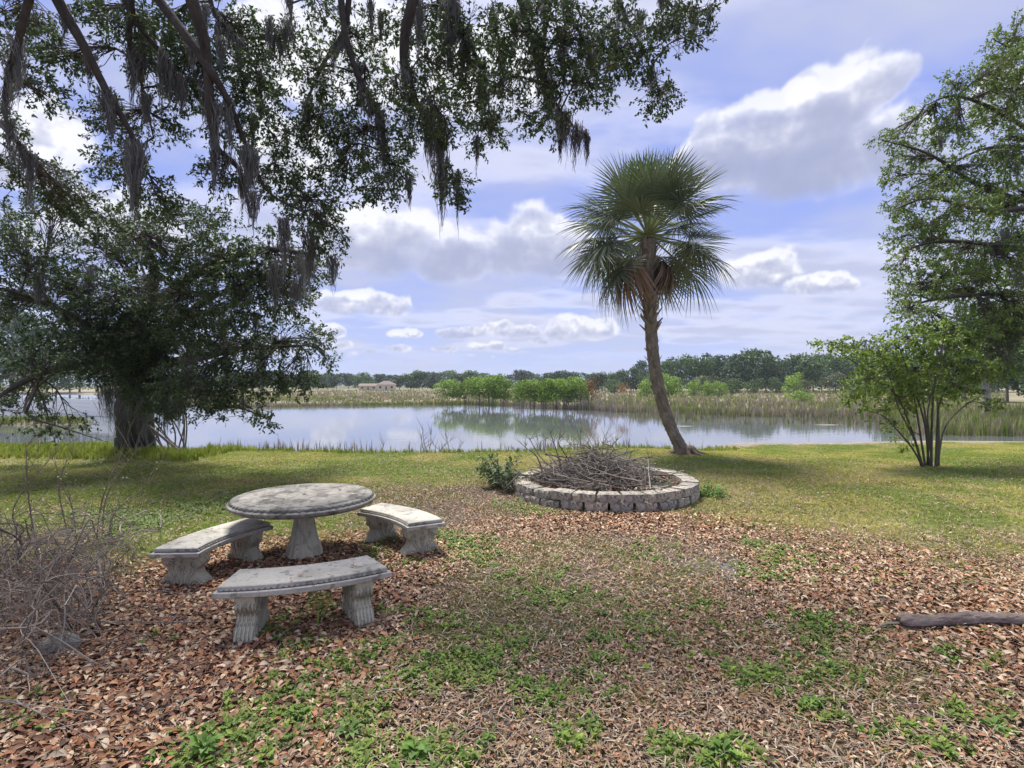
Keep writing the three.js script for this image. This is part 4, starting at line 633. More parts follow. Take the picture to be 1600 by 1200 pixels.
  const gl = new Geo(), gt = new Geo(); foliage({ boughs, clumps, depth: 5.5, leafLen: 0.05, leafWid: 0.021, palette: oakGreens, rand, gl, gt, amount: 1.4, depthJitter: 1.0 });
  const crown = part('crown', sub(gl.build()), M.leaf, O, 'stuff'); part('twigs', sub(gt.build()), M.twig, crown, 'stuff');
  // hanging moss: picture point of the top, length and width in picture pixels, depth
  for (const [x, y, l, w, d] of [[208, 225, 120, 38, 4.9], [335, 165, 90, 30, 5], [388, 235, 105, 42, 5.1], [258, 105, 45, 20, 5.2], [336, 232, 80, 16, 5], [690, 190, 175, 26, 5.3], [668, 150, 110, 34, 5.4], [705, -20, 150, 42, 5.5], [634, 45, 90, 18, 5.4], [822, -15, 110, 30, 5.8], [880, 50, 105, 22, 5.9], [862, 110, 95, 20, 5.8], [877, 180, 65, 10, 5.8], [915, 205, 50, 8, 5.8], [745, 215, 60, 9, 5.6], [484, 365, 120, 34, 5.6], [445, 345, 95, 26, 5.4], [420, 30, 70, 12, 5.6], [580, 0, 70, 12, 5.6], [655, 0, 110, 16, 5.3], [28, 60, 90, 26, 4.6], [210, 85, 70, 22, 5.1], [225, 60, 80, 24, 5.2], [300, 60, 60, 24, 5], [580, 150, 50, 12, 5.7], [590, 165, 60, 12, 5.7], [752, 100, 90, 26, 5.7], [785, 70, 80, 22, 5.8], [930, 70, 100, 26, 6], [690, 255, 95, 34, 5.3], [715, 270, 80, 14, 5.4], [165, 140, 60, 26, 4.9], [15, 190, 80, 16, 4.6], [520, 400, 60, 22, 5.6], [395, 300, 70, 24, 5.1], [840, 60, 110, 24, 5.8], [640, 110, 90, 24, 5.4], [1000, 20, 60, 18, 6.2], [700, 20, 110, 30, 5.5], [730, 60, 70, 22, 5.7], [770, 10, 80, 20, 5.7], [805, 20, 70, 22, 5.8], [900, 100, 60, 18, 6], [850, -10, 80, 20, 5.9], [560, 100, 60, 14, 5.7], [595, 20, 60, 12, 5.7], [480, 160, 50, 14, 5.6], [320, 10, 60, 20, 5], [345, 60, 60, 16, 5.2], [140, 80, 60, 22, 4.9], [100, 20, 60, 18, 4.9], [395, 180, 60, 18, 5.2], [230, 150, 60, 18, 5.2], [600, 215, 60, 14, 5.7], [640, 280, 60, 10, 5.7], [960, 60, 70, 16, 6.1], [875, 215, 40, 6, 5.8], [918, 215, 45, 6, 5.8]]) part('hanging_moss', sub(mossGeo(rand, at(x, y, d), l / F * d, w / F * d, 0.9)), M.moss, O);
}
{ // ---- the mossy oak at the water's edge on the left
  const rand = rng(611), b = at(212, 694, 13.2), bx = b.x, O = thing('live_oak', 'dark mossy live oak leaning over the pond bank beside the white inlet', 'tree', [bx, groundY(bx, 13.2) - 0.05, -13.2]);
  const off = O.position.clone(), sub = (g) => { g.translate(-off.x, -off.y, -off.z); return g; };
  const trunkPts = [off.clone(), at(210, 650, 13), at(205, 600, 12.8), at(190, 545, 12.4), at(215, 490, 12)];
  const tr = new Geo(); tube(tr, curve(trunkPts, 20), taper(21, 0.4, 0.26), 14, BARK, true, 0.2); part('trunk', sub(tr.build()), M.bark, O);
  const limbs = [[[190, 545, 12.4], [120, 500, 11], [60, 470, 10], [0, 450, 9]], [[205, 560, 12.5], [280, 500, 11], [340, 460, 10], [430, 430, 9]], [[215, 500, 12], [240, 440, 10.5], [230, 390, 9.5], [180, 350, 9]], [[210, 580, 12.6], [300, 560, 11.4], [380, 545, 10.5], [470, 540, 9.8]], [[210, 610, 12.8], [280, 610, 12], [360, 620, 11], [420, 655, 10.4]], [[190, 560, 12.5], [100, 570, 11], [30, 600, 10], [-30, 640, 9]], [[215, 500, 12], [320, 420, 10], [420, 390, 9], [500, 400, 8.6]], [[60, 600, 10], [40, 645, 9.2], [110, 672, 9], [165, 690, 8.8]]];
  const boughs = limbs.map((l, i) => { const p = curve(l.map(([x, y, d]) => at(x, y, d)), 24), g = new Geo(); tube(g, p, taper(25, i === 7 ? 0.024 : 0.13, i === 7 ? 0.004 : 0.015), 8, BARK, true, 0.2); part('bough', sub(g.build()), M.bark, O); return p; });
  const clumps = [[40, 400, 60, 50], [20, 470, 50, 55], [100, 440, 65, 55], [170, 390, 66, 44], [250, 385, 76, 50], [330, 405, 66, 50], [420, 400, 56, 46], [480, 420, 44, 36], [180, 470, 86, 56], [280, 460, 86, 56], [380, 470, 76, 52], [450, 470, 50, 36], [250, 540, 90, 52], [360, 540, 76, 48], [440, 540, 56, 38], [495, 528, 26, 24], [300, 600, 66, 40], [395, 595, 56, 38], [452, 592, 38, 28], [150, 555, 60, 44], [60, 560, 60, 42], [30, 610, 50, 30], [345, 635, 40, 26], [402, 642, 20, 18], [420, 662, 14, 12], [480, 588, 22, 18], [35, 645, 46, 20, 0, 0.35], [105, 650, 46, 20, 0, 0.35], [80, 672, 60, 10, 0, 0.5], [210, 580, 60, 46], [120, 510, 70, 46], [210, 520, 70, 46], [300, 510, 70, 46], [90, 330, 60, 24], [200, 350, 60, 30], [15, 360, 40, 40], [330, 350, 50, 24], [270, 640, 40, 24], [240, 600, 50, 40], [400, 430, 60, 40], [510, 560, 16, 16], [280, 335, 40, 20]];
  const gl = new Geo(), gt = new Geo(); foliage({ boughs, clumps, depth: 10, leafLen: 0.076, leafWid: 0.035, palette: oakGreens, rand, gl, gt, amount: 1.45, depthJitter: 2.2, thick: 1.6 });
  const crown = part('crown', sub(gl.build()), M.leaf, O, 'stuff'); part('twigs', sub(gt.build()), M.twig, crown, 'stuff');
  for (const [x, y, l, w, d] of [[230, 540, 110, 60, 11.4], [200, 570, 100, 60, 11.8], [260, 590, 100, 50, 12], [225, 620, 70, 60, 12.4], [300, 530, 90, 30, 10.8], [410, 540, 90, 14, 10], [355, 560, 80, 18, 10.4], [345, 500, 60, 30, 10], [150, 500, 70, 34, 11], [430, 410, 80, 40, 8.8], [190, 640, 50, 46, 12.6], [280, 620, 60, 26, 12], [470, 400, 90, 30, 8.8], [265, 470, 60, 30, 10.4], [100, 520, 60, 24, 10.6], [215, 500, 90, 40, 11], [330, 400, 70, 26, 9.4], [380, 620, 40, 10, 10.6], [60, 430, 60, 26, 9.6], [140, 420, 60, 26, 10], [370, 440, 70, 26, 9.6], [320, 590, 60, 24, 11.4], [250, 520, 80, 40, 11], [170, 600, 70, 40, 11.8], [290, 560, 80, 24, 11], [460, 440, 70, 22, 8.9], [400, 490, 60, 20, 9.6], [230, 430, 50, 26, 10.2]]) part('hanging_moss', sub(mossGeo(rand, at(x, y, d), l / F * d, w / F * d, 0.75)), M.moss, O);
  const rg = new Geo(); for (let k = 0; k < 26; k++) { const p = at(190 + rand() * 100, 600 + rand() * 40, 12.4 + rand()), q = at(185 + rand() * 115, 690, 12.6 + rand() * 0.8); q.y = groundY(q.x, -q.z); tube(rg, curve([p, p.clone().lerp(q, 0.5).addScaledVector(randDir(rand), 0.25), q], 8), taper(9, 0.014, 0.02), 5, scl([0.24, 0.22, 0.2], 0.6 + rand() * 0.6)); } part('hanging_vine', sub(rg.build()), M.twig, O, 'stuff');
}
{ // ---- the oak reaching in from the right
  const rand = rng(621), O = thing('oak_tree', 'light green oak whose boughs reach in over the multi-stemmed shrub', 'tree', [15.5, -0.05, -12.5]);
  const off = O.position.clone(), sub = (g) => { g.translate(-off.x, -off.y, -off.z); return g; };
  const tr = new Geo(), J = V(15.2, 3.6, -12.4); tube(tr, curve([off.clone(), V(15.6, 1.8, -12.4), J], 12), taper(13, 0.45, 0.33), 14, BARK, true, 0.15); part('trunk', sub(tr.build()), M.bark, O);
  const ends = [[[1640, 330, 12.5], [1530, 290, 12], [1450, 240, 11.6], [1375, 218, 11.4]], [[1650, 240, 13], [1570, 180, 12.6], [1490, 150, 12.2], [1445, 165, 12]], [[1660, 150, 13], [1600, 90, 12.8], [1550, 60, 12.6]], [[1640, 400, 12.5], [1530, 380, 12.2], [1450, 380, 11.8], [1395, 400, 11.6]], [[1640, 460, 12.5], [1540, 460, 12.2], [1450, 470, 11.8], [1400, 490, 11.5]], [[1650, 330, 12], [1540, 330, 11.6], [1450, 310, 11.3], [1390, 330, 11.2]], [[1660, 240, 13], [1600, 230, 12.6], [1530, 235, 12.2], [1450, 280, 12]]];
  const boughs = ends.map((l) => { const p = curve([J, ...l.map(([x, y, d]) => at(x, y, d))], 30), g = new Geo(); tube(g, p, taper(31, 0.085, 0.008), 8, BARK, true, 0.15); part('bough', sub(g.build()), M.bark, O); return p.slice(6); });
  const clumps = [[1585, 60, 36, 36], [1560, 110, 40, 30], [1500, 130, 34, 22], [1450, 180, 36, 24], [1400, 215, 36, 16], [1490, 200, 46, 28], [1560, 180, 46, 32], [1600, 140, 40, 40], [1430, 245, 44, 24], [1500, 265, 50, 34], [1570, 250, 46, 36], [1400, 320, 20, 22], [1440, 310, 40, 26], [1500, 330, 50, 34], [1570, 330, 50, 40], [1440, 380, 40, 26], [1500, 395, 50, 36], [1570, 400, 50, 40], [1410, 410, 24, 20], [1440, 440, 44, 30], [1500, 455, 54, 36], [1570, 470, 50, 40], [1430, 490, 40, 24], [1490, 515, 60, 26], [1570, 530, 50, 36], [1600, 220, 30, 30], [1600, 300, 30, 40], [1600, 440, 30, 40], [1540, 300, 40, 30], [1460, 350, 40, 20], [1535, 430, 40, 30], [1545, 495, 40, 26], [1400, 275, 20, 20], [1420, 350, 30, 18], [1395, 375, 18, 14], [1480, 425, 40, 24], [1415, 465, 24, 20], [1580, 100, 36, 30], [1530, 150, 40, 26], [1600, 370, 36, 40], [1600, 500, 36, 40], [1560, 570, 40, 26], [1460, 285, 36, 22]];
  const gl = new Geo(), gt = new Geo(); foliage({ boughs, clumps, depth: 12, leafLen: 0.085, leafWid: 0.036, palette: [[0.18, 0.28, 0.05], [0.22, 0.34, 0.06], [0.12, 0.19, 0.045], [0.28, 0.37, 0.07], [0.21, 0.24, 0.08]], rand, gl, gt, amount: 1.35, depthJitter: 1.6, thick: 1.7, twigs: 0.8 });
  const crown = part('crown', sub(gl.build()), M.leafLight, O, 'stuff'); part('twigs', sub(gt.build()), M.twig, crown, 'stuff');
  for (const [x, y, l, w, d] of [[1570, 360, 60, 26, 12], [1590, 410, 60, 30, 12], [1525, 420, 40, 16, 12], [1470, 215, 30, 10, 12], [1590, 250, 40, 14, 12.4], [1535, 560, 40, 22, 12.2], [1580, 520, 60, 26, 12.3]]) part('hanging_moss', sub(mossGeo(rand, at(x, y, d), l / F * d, w / F * d, 0.7)), M.moss, O);
}
{ // ---- multi-stemmed shrub on the lawn
  const rand = rng(631), [bx, bd] = onGround(1450, 729), O = thing('multi_stem_shrub', 'many-stemmed dark-barked shrub tree standing alone on the lawn', 'shrub', [bx, groundY(bx, bd) - 0.03, -bd]);
  const off = O.position.clone(), sub = (g) => { g.translate(-off.x, -off.y, -off.z); return g; };
  const stems = [[1440, [1430, 690], [1405, 640], [1390, 590], [1372, 545]], [1446, [1438, 680], [1428, 620], [1415, 570], [1400, 530]], [1450, [1448, 670], [1440, 610], [1440, 560], [1445, 510]], [1455, [1456, 660], [1460, 600], [1470, 550], [1480, 505]], [1462, [1464, 680], [1468, 630], [1488, 590], [1510, 560]], [1466, [1466, 660], [1462, 600], [1455, 550], [1465, 500]], [1444, [1425, 700], [1400, 670], [1380, 650], [1350, 640]], [1452, [1442, 650], [1420, 600], [1380, 560], [1330, 540]], [1464, [1475, 670], [1500, 640], [1530, 620], [1555, 605]], [1448, [1452, 690], [1450, 640], [1465, 590], [1500, 540]], [1442, [1420, 660], [1395, 610], [1350, 575], [1300, 545]]];
  const boughs = stems.map(([x0, ...l], i) => { const p = curve([at(x0, 729, bd + (rand() - 0.5) * 0.25).setY(off.y), ...l.map(([x, y], k) => at(x, y, bd + (i % 3 - 1) * 0.2 * (k + 1)))], 20), g = new Geo(); tube(g, p, taper(21, 0.017 + rand() * 0.011, 0.005), 7, [0.11, 0.095, 0.08], true, 0.2); part('stem', sub(g.build()), M.bark, O); return p.slice(5); });
  const clumps = [[1290, 538, 24, 10], [1320, 542, 26, 14], [1350, 545, 30, 18], [1385, 550, 36, 24], [1420, 530, 40, 26], [1460, 520, 44, 24], [1500, 530, 40, 24], [1350, 600, 34, 24], [1335, 615, 20, 14], [1385, 590, 40, 30], [1430, 580, 44, 32], [1480, 575, 44, 32], [1520, 575, 30, 24], [1400, 625, 36, 18], [1370, 640, 24, 10], [1440, 620, 36, 16], [1500, 610, 34, 18], [1540, 632, 20, 10], [1395, 660, 16, 10], [1415, 690, 10, 12], [1365, 575, 26, 18], [1470, 545, 40, 22]];
  const gl = new Geo(), gt = new Geo(); foliage({ boughs, clumps, depth: bd, leafLen: 0.078, leafWid: 0.04, palette: [[0.22, 0.33, 0.05], [0.27, 0.4, 0.07], [0.14, 0.21, 0.045], [0.35, 0.44, 0.07]], rand, gl, gt, amount: 1.7, depthJitter: 1.0, twigs: 0.7 });
  const crown = part('crown', sub(gl.build()), M.leafLight, O, 'stuff'); part('twigs', sub(gt.build()), M.twig, crown, 'stuff');
}
// ---------------------------------------------------------------- dead vine tangle on the left, near the viewer
{
  const rand = rng(701), T = thing('dead_vine_tangle', 'sprawling tangle of grey dead vines beside the concrete bench', 'vines', [-3.2, 0, -3.9]);
  const cols = [[0.25, 0.215, 0.18], [0.36, 0.315, 0.265], [0.17, 0.14, 0.115], [0.28, 0.23, 0.185], [0.11, 0.09, 0.07]];
  const vine = (x0, d0, yaw, span, h, r, wob) => { const g = new Geo(), pts = [], n = 7, gy = groundY(x0, d0); for (let i = 0; i <= n; i++) { const t = i / n; pts.push(V(x0 + Math.cos(yaw) * span * t + (rand() - 0.5) * wob, Math.max(0.01, gy + h * 4 * t * (1 - t) * (0.8 + 0.4 * rand()) + 0.015 + (rand() - 0.5) * wob * 0.6), -d0 - Math.sin(yaw) * span * t + (rand() - 0.5) * wob)); } pts[0].y = gy; for (const q of pts) { const lim = -2.78 - 0.3 * (-q.z - 4); if (q.x > lim && q.y > 0.06) q.x = lim - 0.25 * rand(); } const p = curve(pts, 22); for (const q of p) q.y = Math.max(q.y, gy + 0.008); tube(g, p, taper(23, r, r * 0.25), 5, scl(cols[Math.floor(rand() * 5)], 0.75 + rand() * 0.4)); for (let f = 0; f < 2; f++) { const q = branchPath(rand, p[5 + Math.floor(rand() * 14)], randDir(rand).add(V(0, 0.5, 0)).normalize(), span * 0.3, 4, 0.5); for (const z of q) z.y = Math.max(z.y, gy + 0.01); tube(g, q, taper(5, r * 0.5, 0.0008), 4, cols[Math.floor(rand() * 5)]); } const m = g.build(); m.translate(3.2, 0, 3.9); return m; };
  const inX = (d) => -0.93 * d - 0.7 + Math.pow(rand(), 1.5) * (1.1 + 0.1 * d);
  for (let k = 0; k < 190; k++) { const d = 3.0 + rand() * 2.0, x = inX(d), dens = Math.exp(-(((d - 4) / 0.9) ** 2)); part('vine', vine(x, d, rand() * 6.28, 0.5 + rand() * 0.9, (0.12 + rand() * 0.5) * (0.4 + 0.6 * dens), 0.0026 + 0.006 * Math.pow(rand(), 2), 0.24), M.twig, T); }
  const fine = []; for (let k = 0; k < 300; k++) { const d = 2.9 + rand() * 2.3, x = inX(d) + 0.1; fine.push(vine(x, d, rand() * 6.28, 0.2 + rand() * 0.6, rand() * 0.45, 0.0012 + rand() * 0.0016, 0.16)); } part('fine_twigs', mergeGeometries(fine), M.twig, T, 'stuff');
  for (let k = 0; k < 24; k++) { const d = 2.3 + rand() * 2.2, x = -0.9 * d + rand() * 1.25; part('fallen_vine', vine(x, d, rand() * 6.28, 0.4 + rand() * 0.6, rand() * 0.05, 0.002 + rand() * 0.002, 0.09), M.twig, T); }
  // upright bare shoots with a few leaves
  const shoot = (list, dd, label) => { const r2 = rng(list[0][0]), p = curve(list.map(([x, y]) => at(x, y, dd)), 14); p[0].y = groundY(p[0].x, dd) - 0.02; const S = thing('bare_shoot', label, 'sapling', [p[0].x, p[0].y, p[0].z], 0, 'bare shoots beside the dead vines'), g = new Geo(), gl = new Geo(), lp = p.map((q) => q.clone().sub(S.position)); tube(g, lp, taper(15, 0.008, 0.002), 5, [0.16, 0.12, 0.1]); for (let k = 0; k < 9; k++) { const i = 4 + Math.floor(r2() * 10), b = branchPath(r2, lp[i], V((r2() - 0.4) * 1.4, 0.9, (r2() - 0.5)).normalize(), 0.15 + r2() * 0.3, 4, 0.4); tube(g, b, taper(5, 0.003, 0.001), 4, [0.2, 0.15, 0.12]); if (r2() < 0.6) for (let j = 0; j < 4; j++) leaf(gl, b[4 - (j % 3)], randDir(r2), V(0, 1, 0), 0.03, 0.014, scl([0.16, 0.26, 0.05], 0.7 + r2() * 0.6)); } part('stem', g.build(), M.twig, S); part('leaves', gl.build(), M.leaf, S, 'stuff'); };
  shoot([[110, 850], [98, 800], [92, 760], [108, 715], [140, 690]], 5.4, 'bare shoot rising from the dead vines with a kinked top'); shoot([[40, 860], [20, 800], [55, 745], [90, 705]], 5, 'bare dark shoot slanting up at the edge of the frame'); shoot([[150, 850], [158, 790], [175, 740], [205, 700]], 5.6, 'bare shoot slanting towards the oak trunk behind the vines'); shoot([[120, 850], [112, 790], [95, 755], [85, 715]], 5.7, 'thin bare shoot leaning back over the vines'); shoot([[160, 845], [165, 780], [190, 735], [222, 695]], 5.8, 'long bare shoot nearest the bench end'); shoot([[60, 870], [46, 790], [42, 730], [40, 690]], 4.9, 'straight bare shoot with a knobbly top in the vines'); shoot([[170, 830], [180, 800], [215, 770], [240, 750]], 5.5, 'low shoot slanting over the green weeds by the bench');
}
// ---------------------------------------------------------------- small plants by the ring and the water
function bushy(name, label, category, x, d, h, w, n, col, ll, lw, group, kindLeaf = 0.4) { const r2 = rng(Math.round(1000 + x * 37 + d * 91)), S = thing(name, label, category, [x, groundY(x, d) - 0.02, -d], 0, group), g = new Geo(), gl = new Geo(); for (let k = 0; k < Math.ceil(n / 14); k++) { const a = r2() * 6.28, tip = V(Math.cos(a) * w * 0.5 * Math.sqrt(r2()), h * (0.35 + 0.65 * r2()), Math.sin(a) * w * 0.5 * Math.sqrt(r2())), p = curve([V(tip.x * 0.15, 0, tip.z * 0.15), V(tip.x * 0.5, tip.y * 0.6, tip.z * 0.5), tip], 6); tube(g, p, taper(7, 0.006, 0.002), 4, [0.16, 0.17, 0.08]); for (let j = 0; j < 14; j++) { const q = p[2 + Math.floor(r2() * 5)]; leaf(gl, q, V(Math.cos(a), 0.2, Math.sin(a)).add(randDir(r2)).normalize(), V(0, 1, 0).addScaledVector(randDir(r2), 0.5), ll * (0.6 + 0.7 * r2()), lw * (0.7 + 0.5 * r2()), scl(col, 0.6 + 0.8 * r2()), 0.25); } } part('stem', g.build(), M.twig, S); part('foliage', gl.build(), M.leaf, S, 'stuff'); return S; }
bushy('leafy_shrub', 'dark green leafy bush growing against the side of the block ring', 'shrub', -0.16, 8.4, 0.52, 0.75, 760, [0.085, 0.14, 0.045], 0.1, 0.03);
bushy('leafy_shrub', 'dull grey-green bush squeezed between the leafy bush and the block ring', 'shrub', 0.02, 8.0, 0.34, 0.5, 300, [0.14, 0.17, 0.11], 0.07, 0.02);
bushy('weed_plant', 'bright green weeds just outside the ring on the palm side', 'weed', 2.82, 7.8, 0.2, 0.5, 260, [0.14, 0.28, 0.04], 0.06, 0.022);
{ const w = bushy('weed_plant', 'low weeds growing inside the ring on the palm side', 'weed', 2.05, 7.75, 0.12, 0.55, 300, [0.1, 0.18, 0.045], 0.05, 0.025); w.position.y = 0.14; }
{ // bare branching saplings before the water
  const bare = (px, py, d, h, n, label) => { const r2 = rng(px * 3), b = at(px, py, d), y0 = groundY(b.x, d), S = thing('bare_shrub', label, 'shrub', [b.x, y0 - 0.03, -d], 0, 'leafless shrubs at the near bank'), g = new Geo(); for (let k = 0; k < n; k++) { const p = branchPath(r2, V((r2() - 0.5) * 0.2, 0, (r2() - 0.5) * 0.2), V((k / Math.max(1, n - 1) - 0.5) * 1.5, 1.1, (r2() - 0.5) * 0.6).normalize(), h * (0.6 + 0.5 * r2()), 8, 0.35); tube(g, p, taper(9, 0.014, 0.004), 5, [0.24, 0.2, 0.17]); for (let j = 0; j < 6; j++) { const q = branchPath(r2, p[3 + Math.floor(r2() * 6)], V((r2() - 0.5) * 1.6, 1, r2() - 0.5).normalize(), h * 0.3 * (0.5 + r2()), 4, 0.5); tube(g, q, taper(5, 0.007, 0.0025), 4, [0.27, 0.22, 0.19]); } } part('stem', g.build(), M.twig, S); };
  bare(672, 704, 14.2, 1.05, 4, 'leafless pale shrub standing before the water between oak and palm'); bare(700, 704, 14.4, 0.75, 3, 'smaller leafless shrub leaning away beside the taller pale one'); bare(590, 705, 14.6, 0.75, 2, 'upright dry stalk before the open water'); bare(850, 705, 14.3, 0.6, 3, 'leafless twigs at the bank behind the brush pile'); bare(808, 704, 14.2, 0.45, 2, 'short leafless twigs at the bank above the leafy bush'); bare(905, 704, 14, 0.9, 3, 'reddish bare shrub at the bank behind the brush pile top');
}
// ---------------------------------------------------------------- far shore, field and trees
function crownGeo(seed, h, w, faces, size, pal, lobes = 11, low = 0.28) { const r2 = rng(seed), g = new Geo(), L = []; for (let i = 0; i < lobes; i++) { const t = low + (1 - low) * Math.pow(r2(), 0.8) * 0.86, a = r2() * 6.28, q = (1 - Math.pow(Math.abs(t - 0.55) / 0.55, 2) * 0.7) * w * 0.36 * Math.sqrt(r2()); L.push([Math.cos(a) * q, t * h, Math.sin(a) * q, w * (0.15 + 0.12 * r2()), h * (0.09 + 0.08 * r2()), 0.7 + 0.6 * r2()]); } L.push([0, h * 0.62, 0, w * 0.3, h * 0.24, 1]); for (let i = 0; i < faces; i++) { const l = L[Math.floor(r2() * L.length)], n = randDir(r2), rad = 0.72 + 0.36 * r2(), p = V(l[0] + n.x * l[3] * rad, l[1] + n.y * l[4] * rad, l[2] + n.z * l[3] * rad); if (p.y < h * 0.1) continue; leaf(g, p, randDir(r2), n.addScaledVector(randDir(r2), 0.7), size * (0.6 + 0.9 * r2()), size * (0.5 + 0.5 * r2()), scl(pal[Math.floor(r2() * pal.length)], l[5] * (0.75 + 0.5 * r2())), 0.2); } return g.build(); }
function trunkGeo(seed, h, r, stems = 1, spread = 0.1) { const r2 = rng(seed), g = new Geo(); for (let s = 0; s < stems; s++) { const a = r2() * 6.28, p = curve([V(Math.cos(a) * spread * 0.25, -0.25, Math.sin(a) * spread * 0.25), V(Math.cos(a) * spread * 0.5, h * 0.35, Math.sin(a) * spread * 0.5), V(Math.cos(a) * spread, h * 0.8, Math.sin(a) * spread)], 7); tube(g, p, taper(8, r, r * 0.35), 6, scl([0.2, 0.175, 0.15], 0.8 + r2() * 0.5)); } return g.build(); }
const PAL = { dark: [[0.065, 0.115, 0.05], [0.085, 0.145, 0.05], [0.055, 0.1, 0.055]], mid: [[0.1, 0.18, 0.05], [0.13, 0.22, 0.06], [0.075, 0.135, 0.055]], lime: [[0.25, 0.38, 0.06], [0.3, 0.43, 0.08], [0.18, 0.29, 0.05]], rust: [[0.36, 0.17, 0.075], [0.42, 0.23, 0.11], [0.28, 0.14, 0.07], [0.3, 0.22, 0.09]], olive: [[0.12, 0.15, 0.06], [0.15, 0.18, 0.08]] };
const protos = {};
function farTree(kind, shape, x, d, h, w, label, group, o = {}) {
  const key = kind + shape; const y = Math.max(groundY(x, d), WATER - 0.05);
  if (!protos[key]) { const seed = 2000 + key.length * 77 + shape * 131 + kind.charCodeAt(0) * 7; protos[key] = [crownGeo(seed, 1, 1, o.faces || 1500, o.size || 0.055, PAL[kind], o.lobes || 12, o.low ?? 0.26), trunkGeo(seed, 0.9, o.r || 0.022, o.stems || 1, o.spread || 0.06)]; }
  const T = thing(o.name || 'field_tree', label, o.cat || 'tree', [x, y, -d], R() * 6.28, group); const c = part('crown', protos[key][0], M.leaf, T, 'stuff'); c.scale.set(w, h, w); const t = part(o.stems > 1 ? 'stem' : 'trunk', protos[key][1], M.twig, T); t.scale.set(w, h, w); return T;
}
{
  const rand = rng(801), X = (px, d) => (px - 800) / F * d, H = (top, d) => EYE + 0.2 + (600 - top) / F * d;
  // far tree line, left and centre
  for (let px = 230; px < 960; px += 13 + rand() * 7) { const d = 180 + rand() * 40, top = 580 + rand() * 8 - (px < 420 ? 3 : 0), h = H(top, d) + 0.6; const kd = rand() < 0.7 ? 'dark' : 'mid', wd = rand(); farTree(kd, Math.floor(rand() * 3), X(px, d), d, h, h * (0.95 + wd * 0.5), `${wd > 0.5 ? 'broad' : 'narrow'} ${kd} green tree in the far tree line ${px < 330 ? 'behind the mossy oak' : px < 420 ? 'seen through the low oak sprays' : px < 500 ? 'beyond the tips of the mossy oak' : px < 560 ? 'beside the low pale building' : px < 625 ? 'rising behind the two houses' : px < 700 ? 'between the houses and the willow row' : px < 800 ? 'behind the first willows' : 'behind the willows near the rust tree'}`, 'distant tree line', { low: 0.02, lobes: 16, faces: 1700, size: 0.075 }); }
  // wood on the right
  let wq = 0;
  for (let px = 935; px < 1640; px += 14 + rand() * 7) { const d = 112 + rand() * 30, prof = px < 1000 ? lerp(578, 566, (px - 935) / 65) : px < 1210 ? lerp(563, 548, (px - 1000) / 210) : px < 1260 ? 556 : 552, h = H(prof - 5 + rand() * 13, d); farTree(rand() < 0.6 ? 'dark' : 'mid', 3 + Math.floor(rand() * 3), X(px, d), d, h, h * (0.75 + (wq = rand()) * 0.35), `tall ${wq > 0.66 ? 'broad' : wq > 0.33 ? 'rounded' : 'narrow'} dark tree in the far wood ${px < 1010 ? 'between the rust tree and the palm' : px < 1070 ? 'behind the palm trunk' : px < 1150 ? 'just past the palm trunk' : px < 1230 ? 'at the highest stretch of the wood' : px < 1320 ? 'just before the shrub' : px < 1450 ? 'behind the shrub crown' : 'beyond the shrub by the frame edge'}`, 'wood beyond the field', { low: 0.06, lobes: 16, faces: 2000, size: 0.06 }); }
  for (let px = 960; px < 1560; px += 30 + rand() * 22) { const d = 88 + rand() * 16, h = H(577 + rand() * 14, d); farTree(rand() < 0.55 ? 'mid' : 'olive', 6 + Math.floor(rand() * 2), X(px, d), d, h, h * (1.0 + rand() * 0.5), `mid green bushy tree at the front of the wood ${px < 1060 ? 'by the palm trunk' : px < 1150 ? 'behind the lime bushes' : px < 1260 ? 'past the lime bushes' : px < 1360 ? 'before the shrub' : 'behind the shrub'}`, 'front edge of the wood', { low: 0.0, lobes: 14 }); }
  for (const [px, top, w, la] of [[1045, 577, 1.25, 'bright lime bush just beside the palm trunk at the field edge'], [1085, 588, 1, 'bright lime bush second along the field edge from the palm'], [1108, 590, 1, 'bright lime bush third along the field edge from the palm'], [1125, 590, 1.1, 'bright lime bush fourth along the field edge from the palm'], [1012, 587, 1.2, 'lime bush on the pile side of the palm trunk'], [1250, 605, 1.8, 'small yellow-green bush alone in the pale field'], [1240, 576, 1.0, 'light green tree in front of the wood towards the multi-stemmed shrub']]) { const d = px === 1250 ? 52 : 78, h = H(top, d) - 0.1; farTree('lime', 1, X(px, d), d, Math.max(h, 0.9), Math.max(h, 0.9) * w, la, 'lime bushes at the field edge', { low: 0.05 }); }
  // willows standing in the shallows of the far shore
  [[703, 592, 56, 1.0], [728, 592, 57, 0.9], [752, 588, 55, 0.9], [768, 585, 53, 0.95], [785, 592, 53, 0.8], [815, 596, 48, 0.9], [832, 592, 48, 0.8], [850, 592, 47, 0.9], [868, 591, 47, 0.85], [884, 592, 46, 0.85], [902, 588, 45.5, 0.8]].forEach(([px, top, d, w], i) => { const h = EYE - WATER + (600 - top) / F * d; farTree('lime', 2 + (i % 2), X(px, d), d, h * 1.05, h * w * 1.2, ['bright green willow clump at the end of the far shore row', 'second willow clump in the far shore row', 'willow merging into the tallest clump from the open water side', 'tallest bright green willow clump on the far shore', 'low willow on the palm side of the tallest clump', 'small willow after the gap in the far shore row', 'willow second after the gap in the far shore row', 'willow in the middle of the row beside the rust tree', 'willow third from the rust tree', 'willow second from the rust tree', 'willow next to the rust-coloured tree'][i], 'willows on the far shore', { name: 'willow', stems: 6, spread: 0.22, r: 0.012, low: 0.3, lobes: 14, faces: 1900 }); });
  farTree('rust', 1, X(921, 46), 46, 2.7, 1.7, 'rust-brown leafed small tree at the end of the willow row', undefined, { name: 'rust_tree', stems: 4, spread: 0.15, r: 0.016, low: 0.4, faces: 900 });
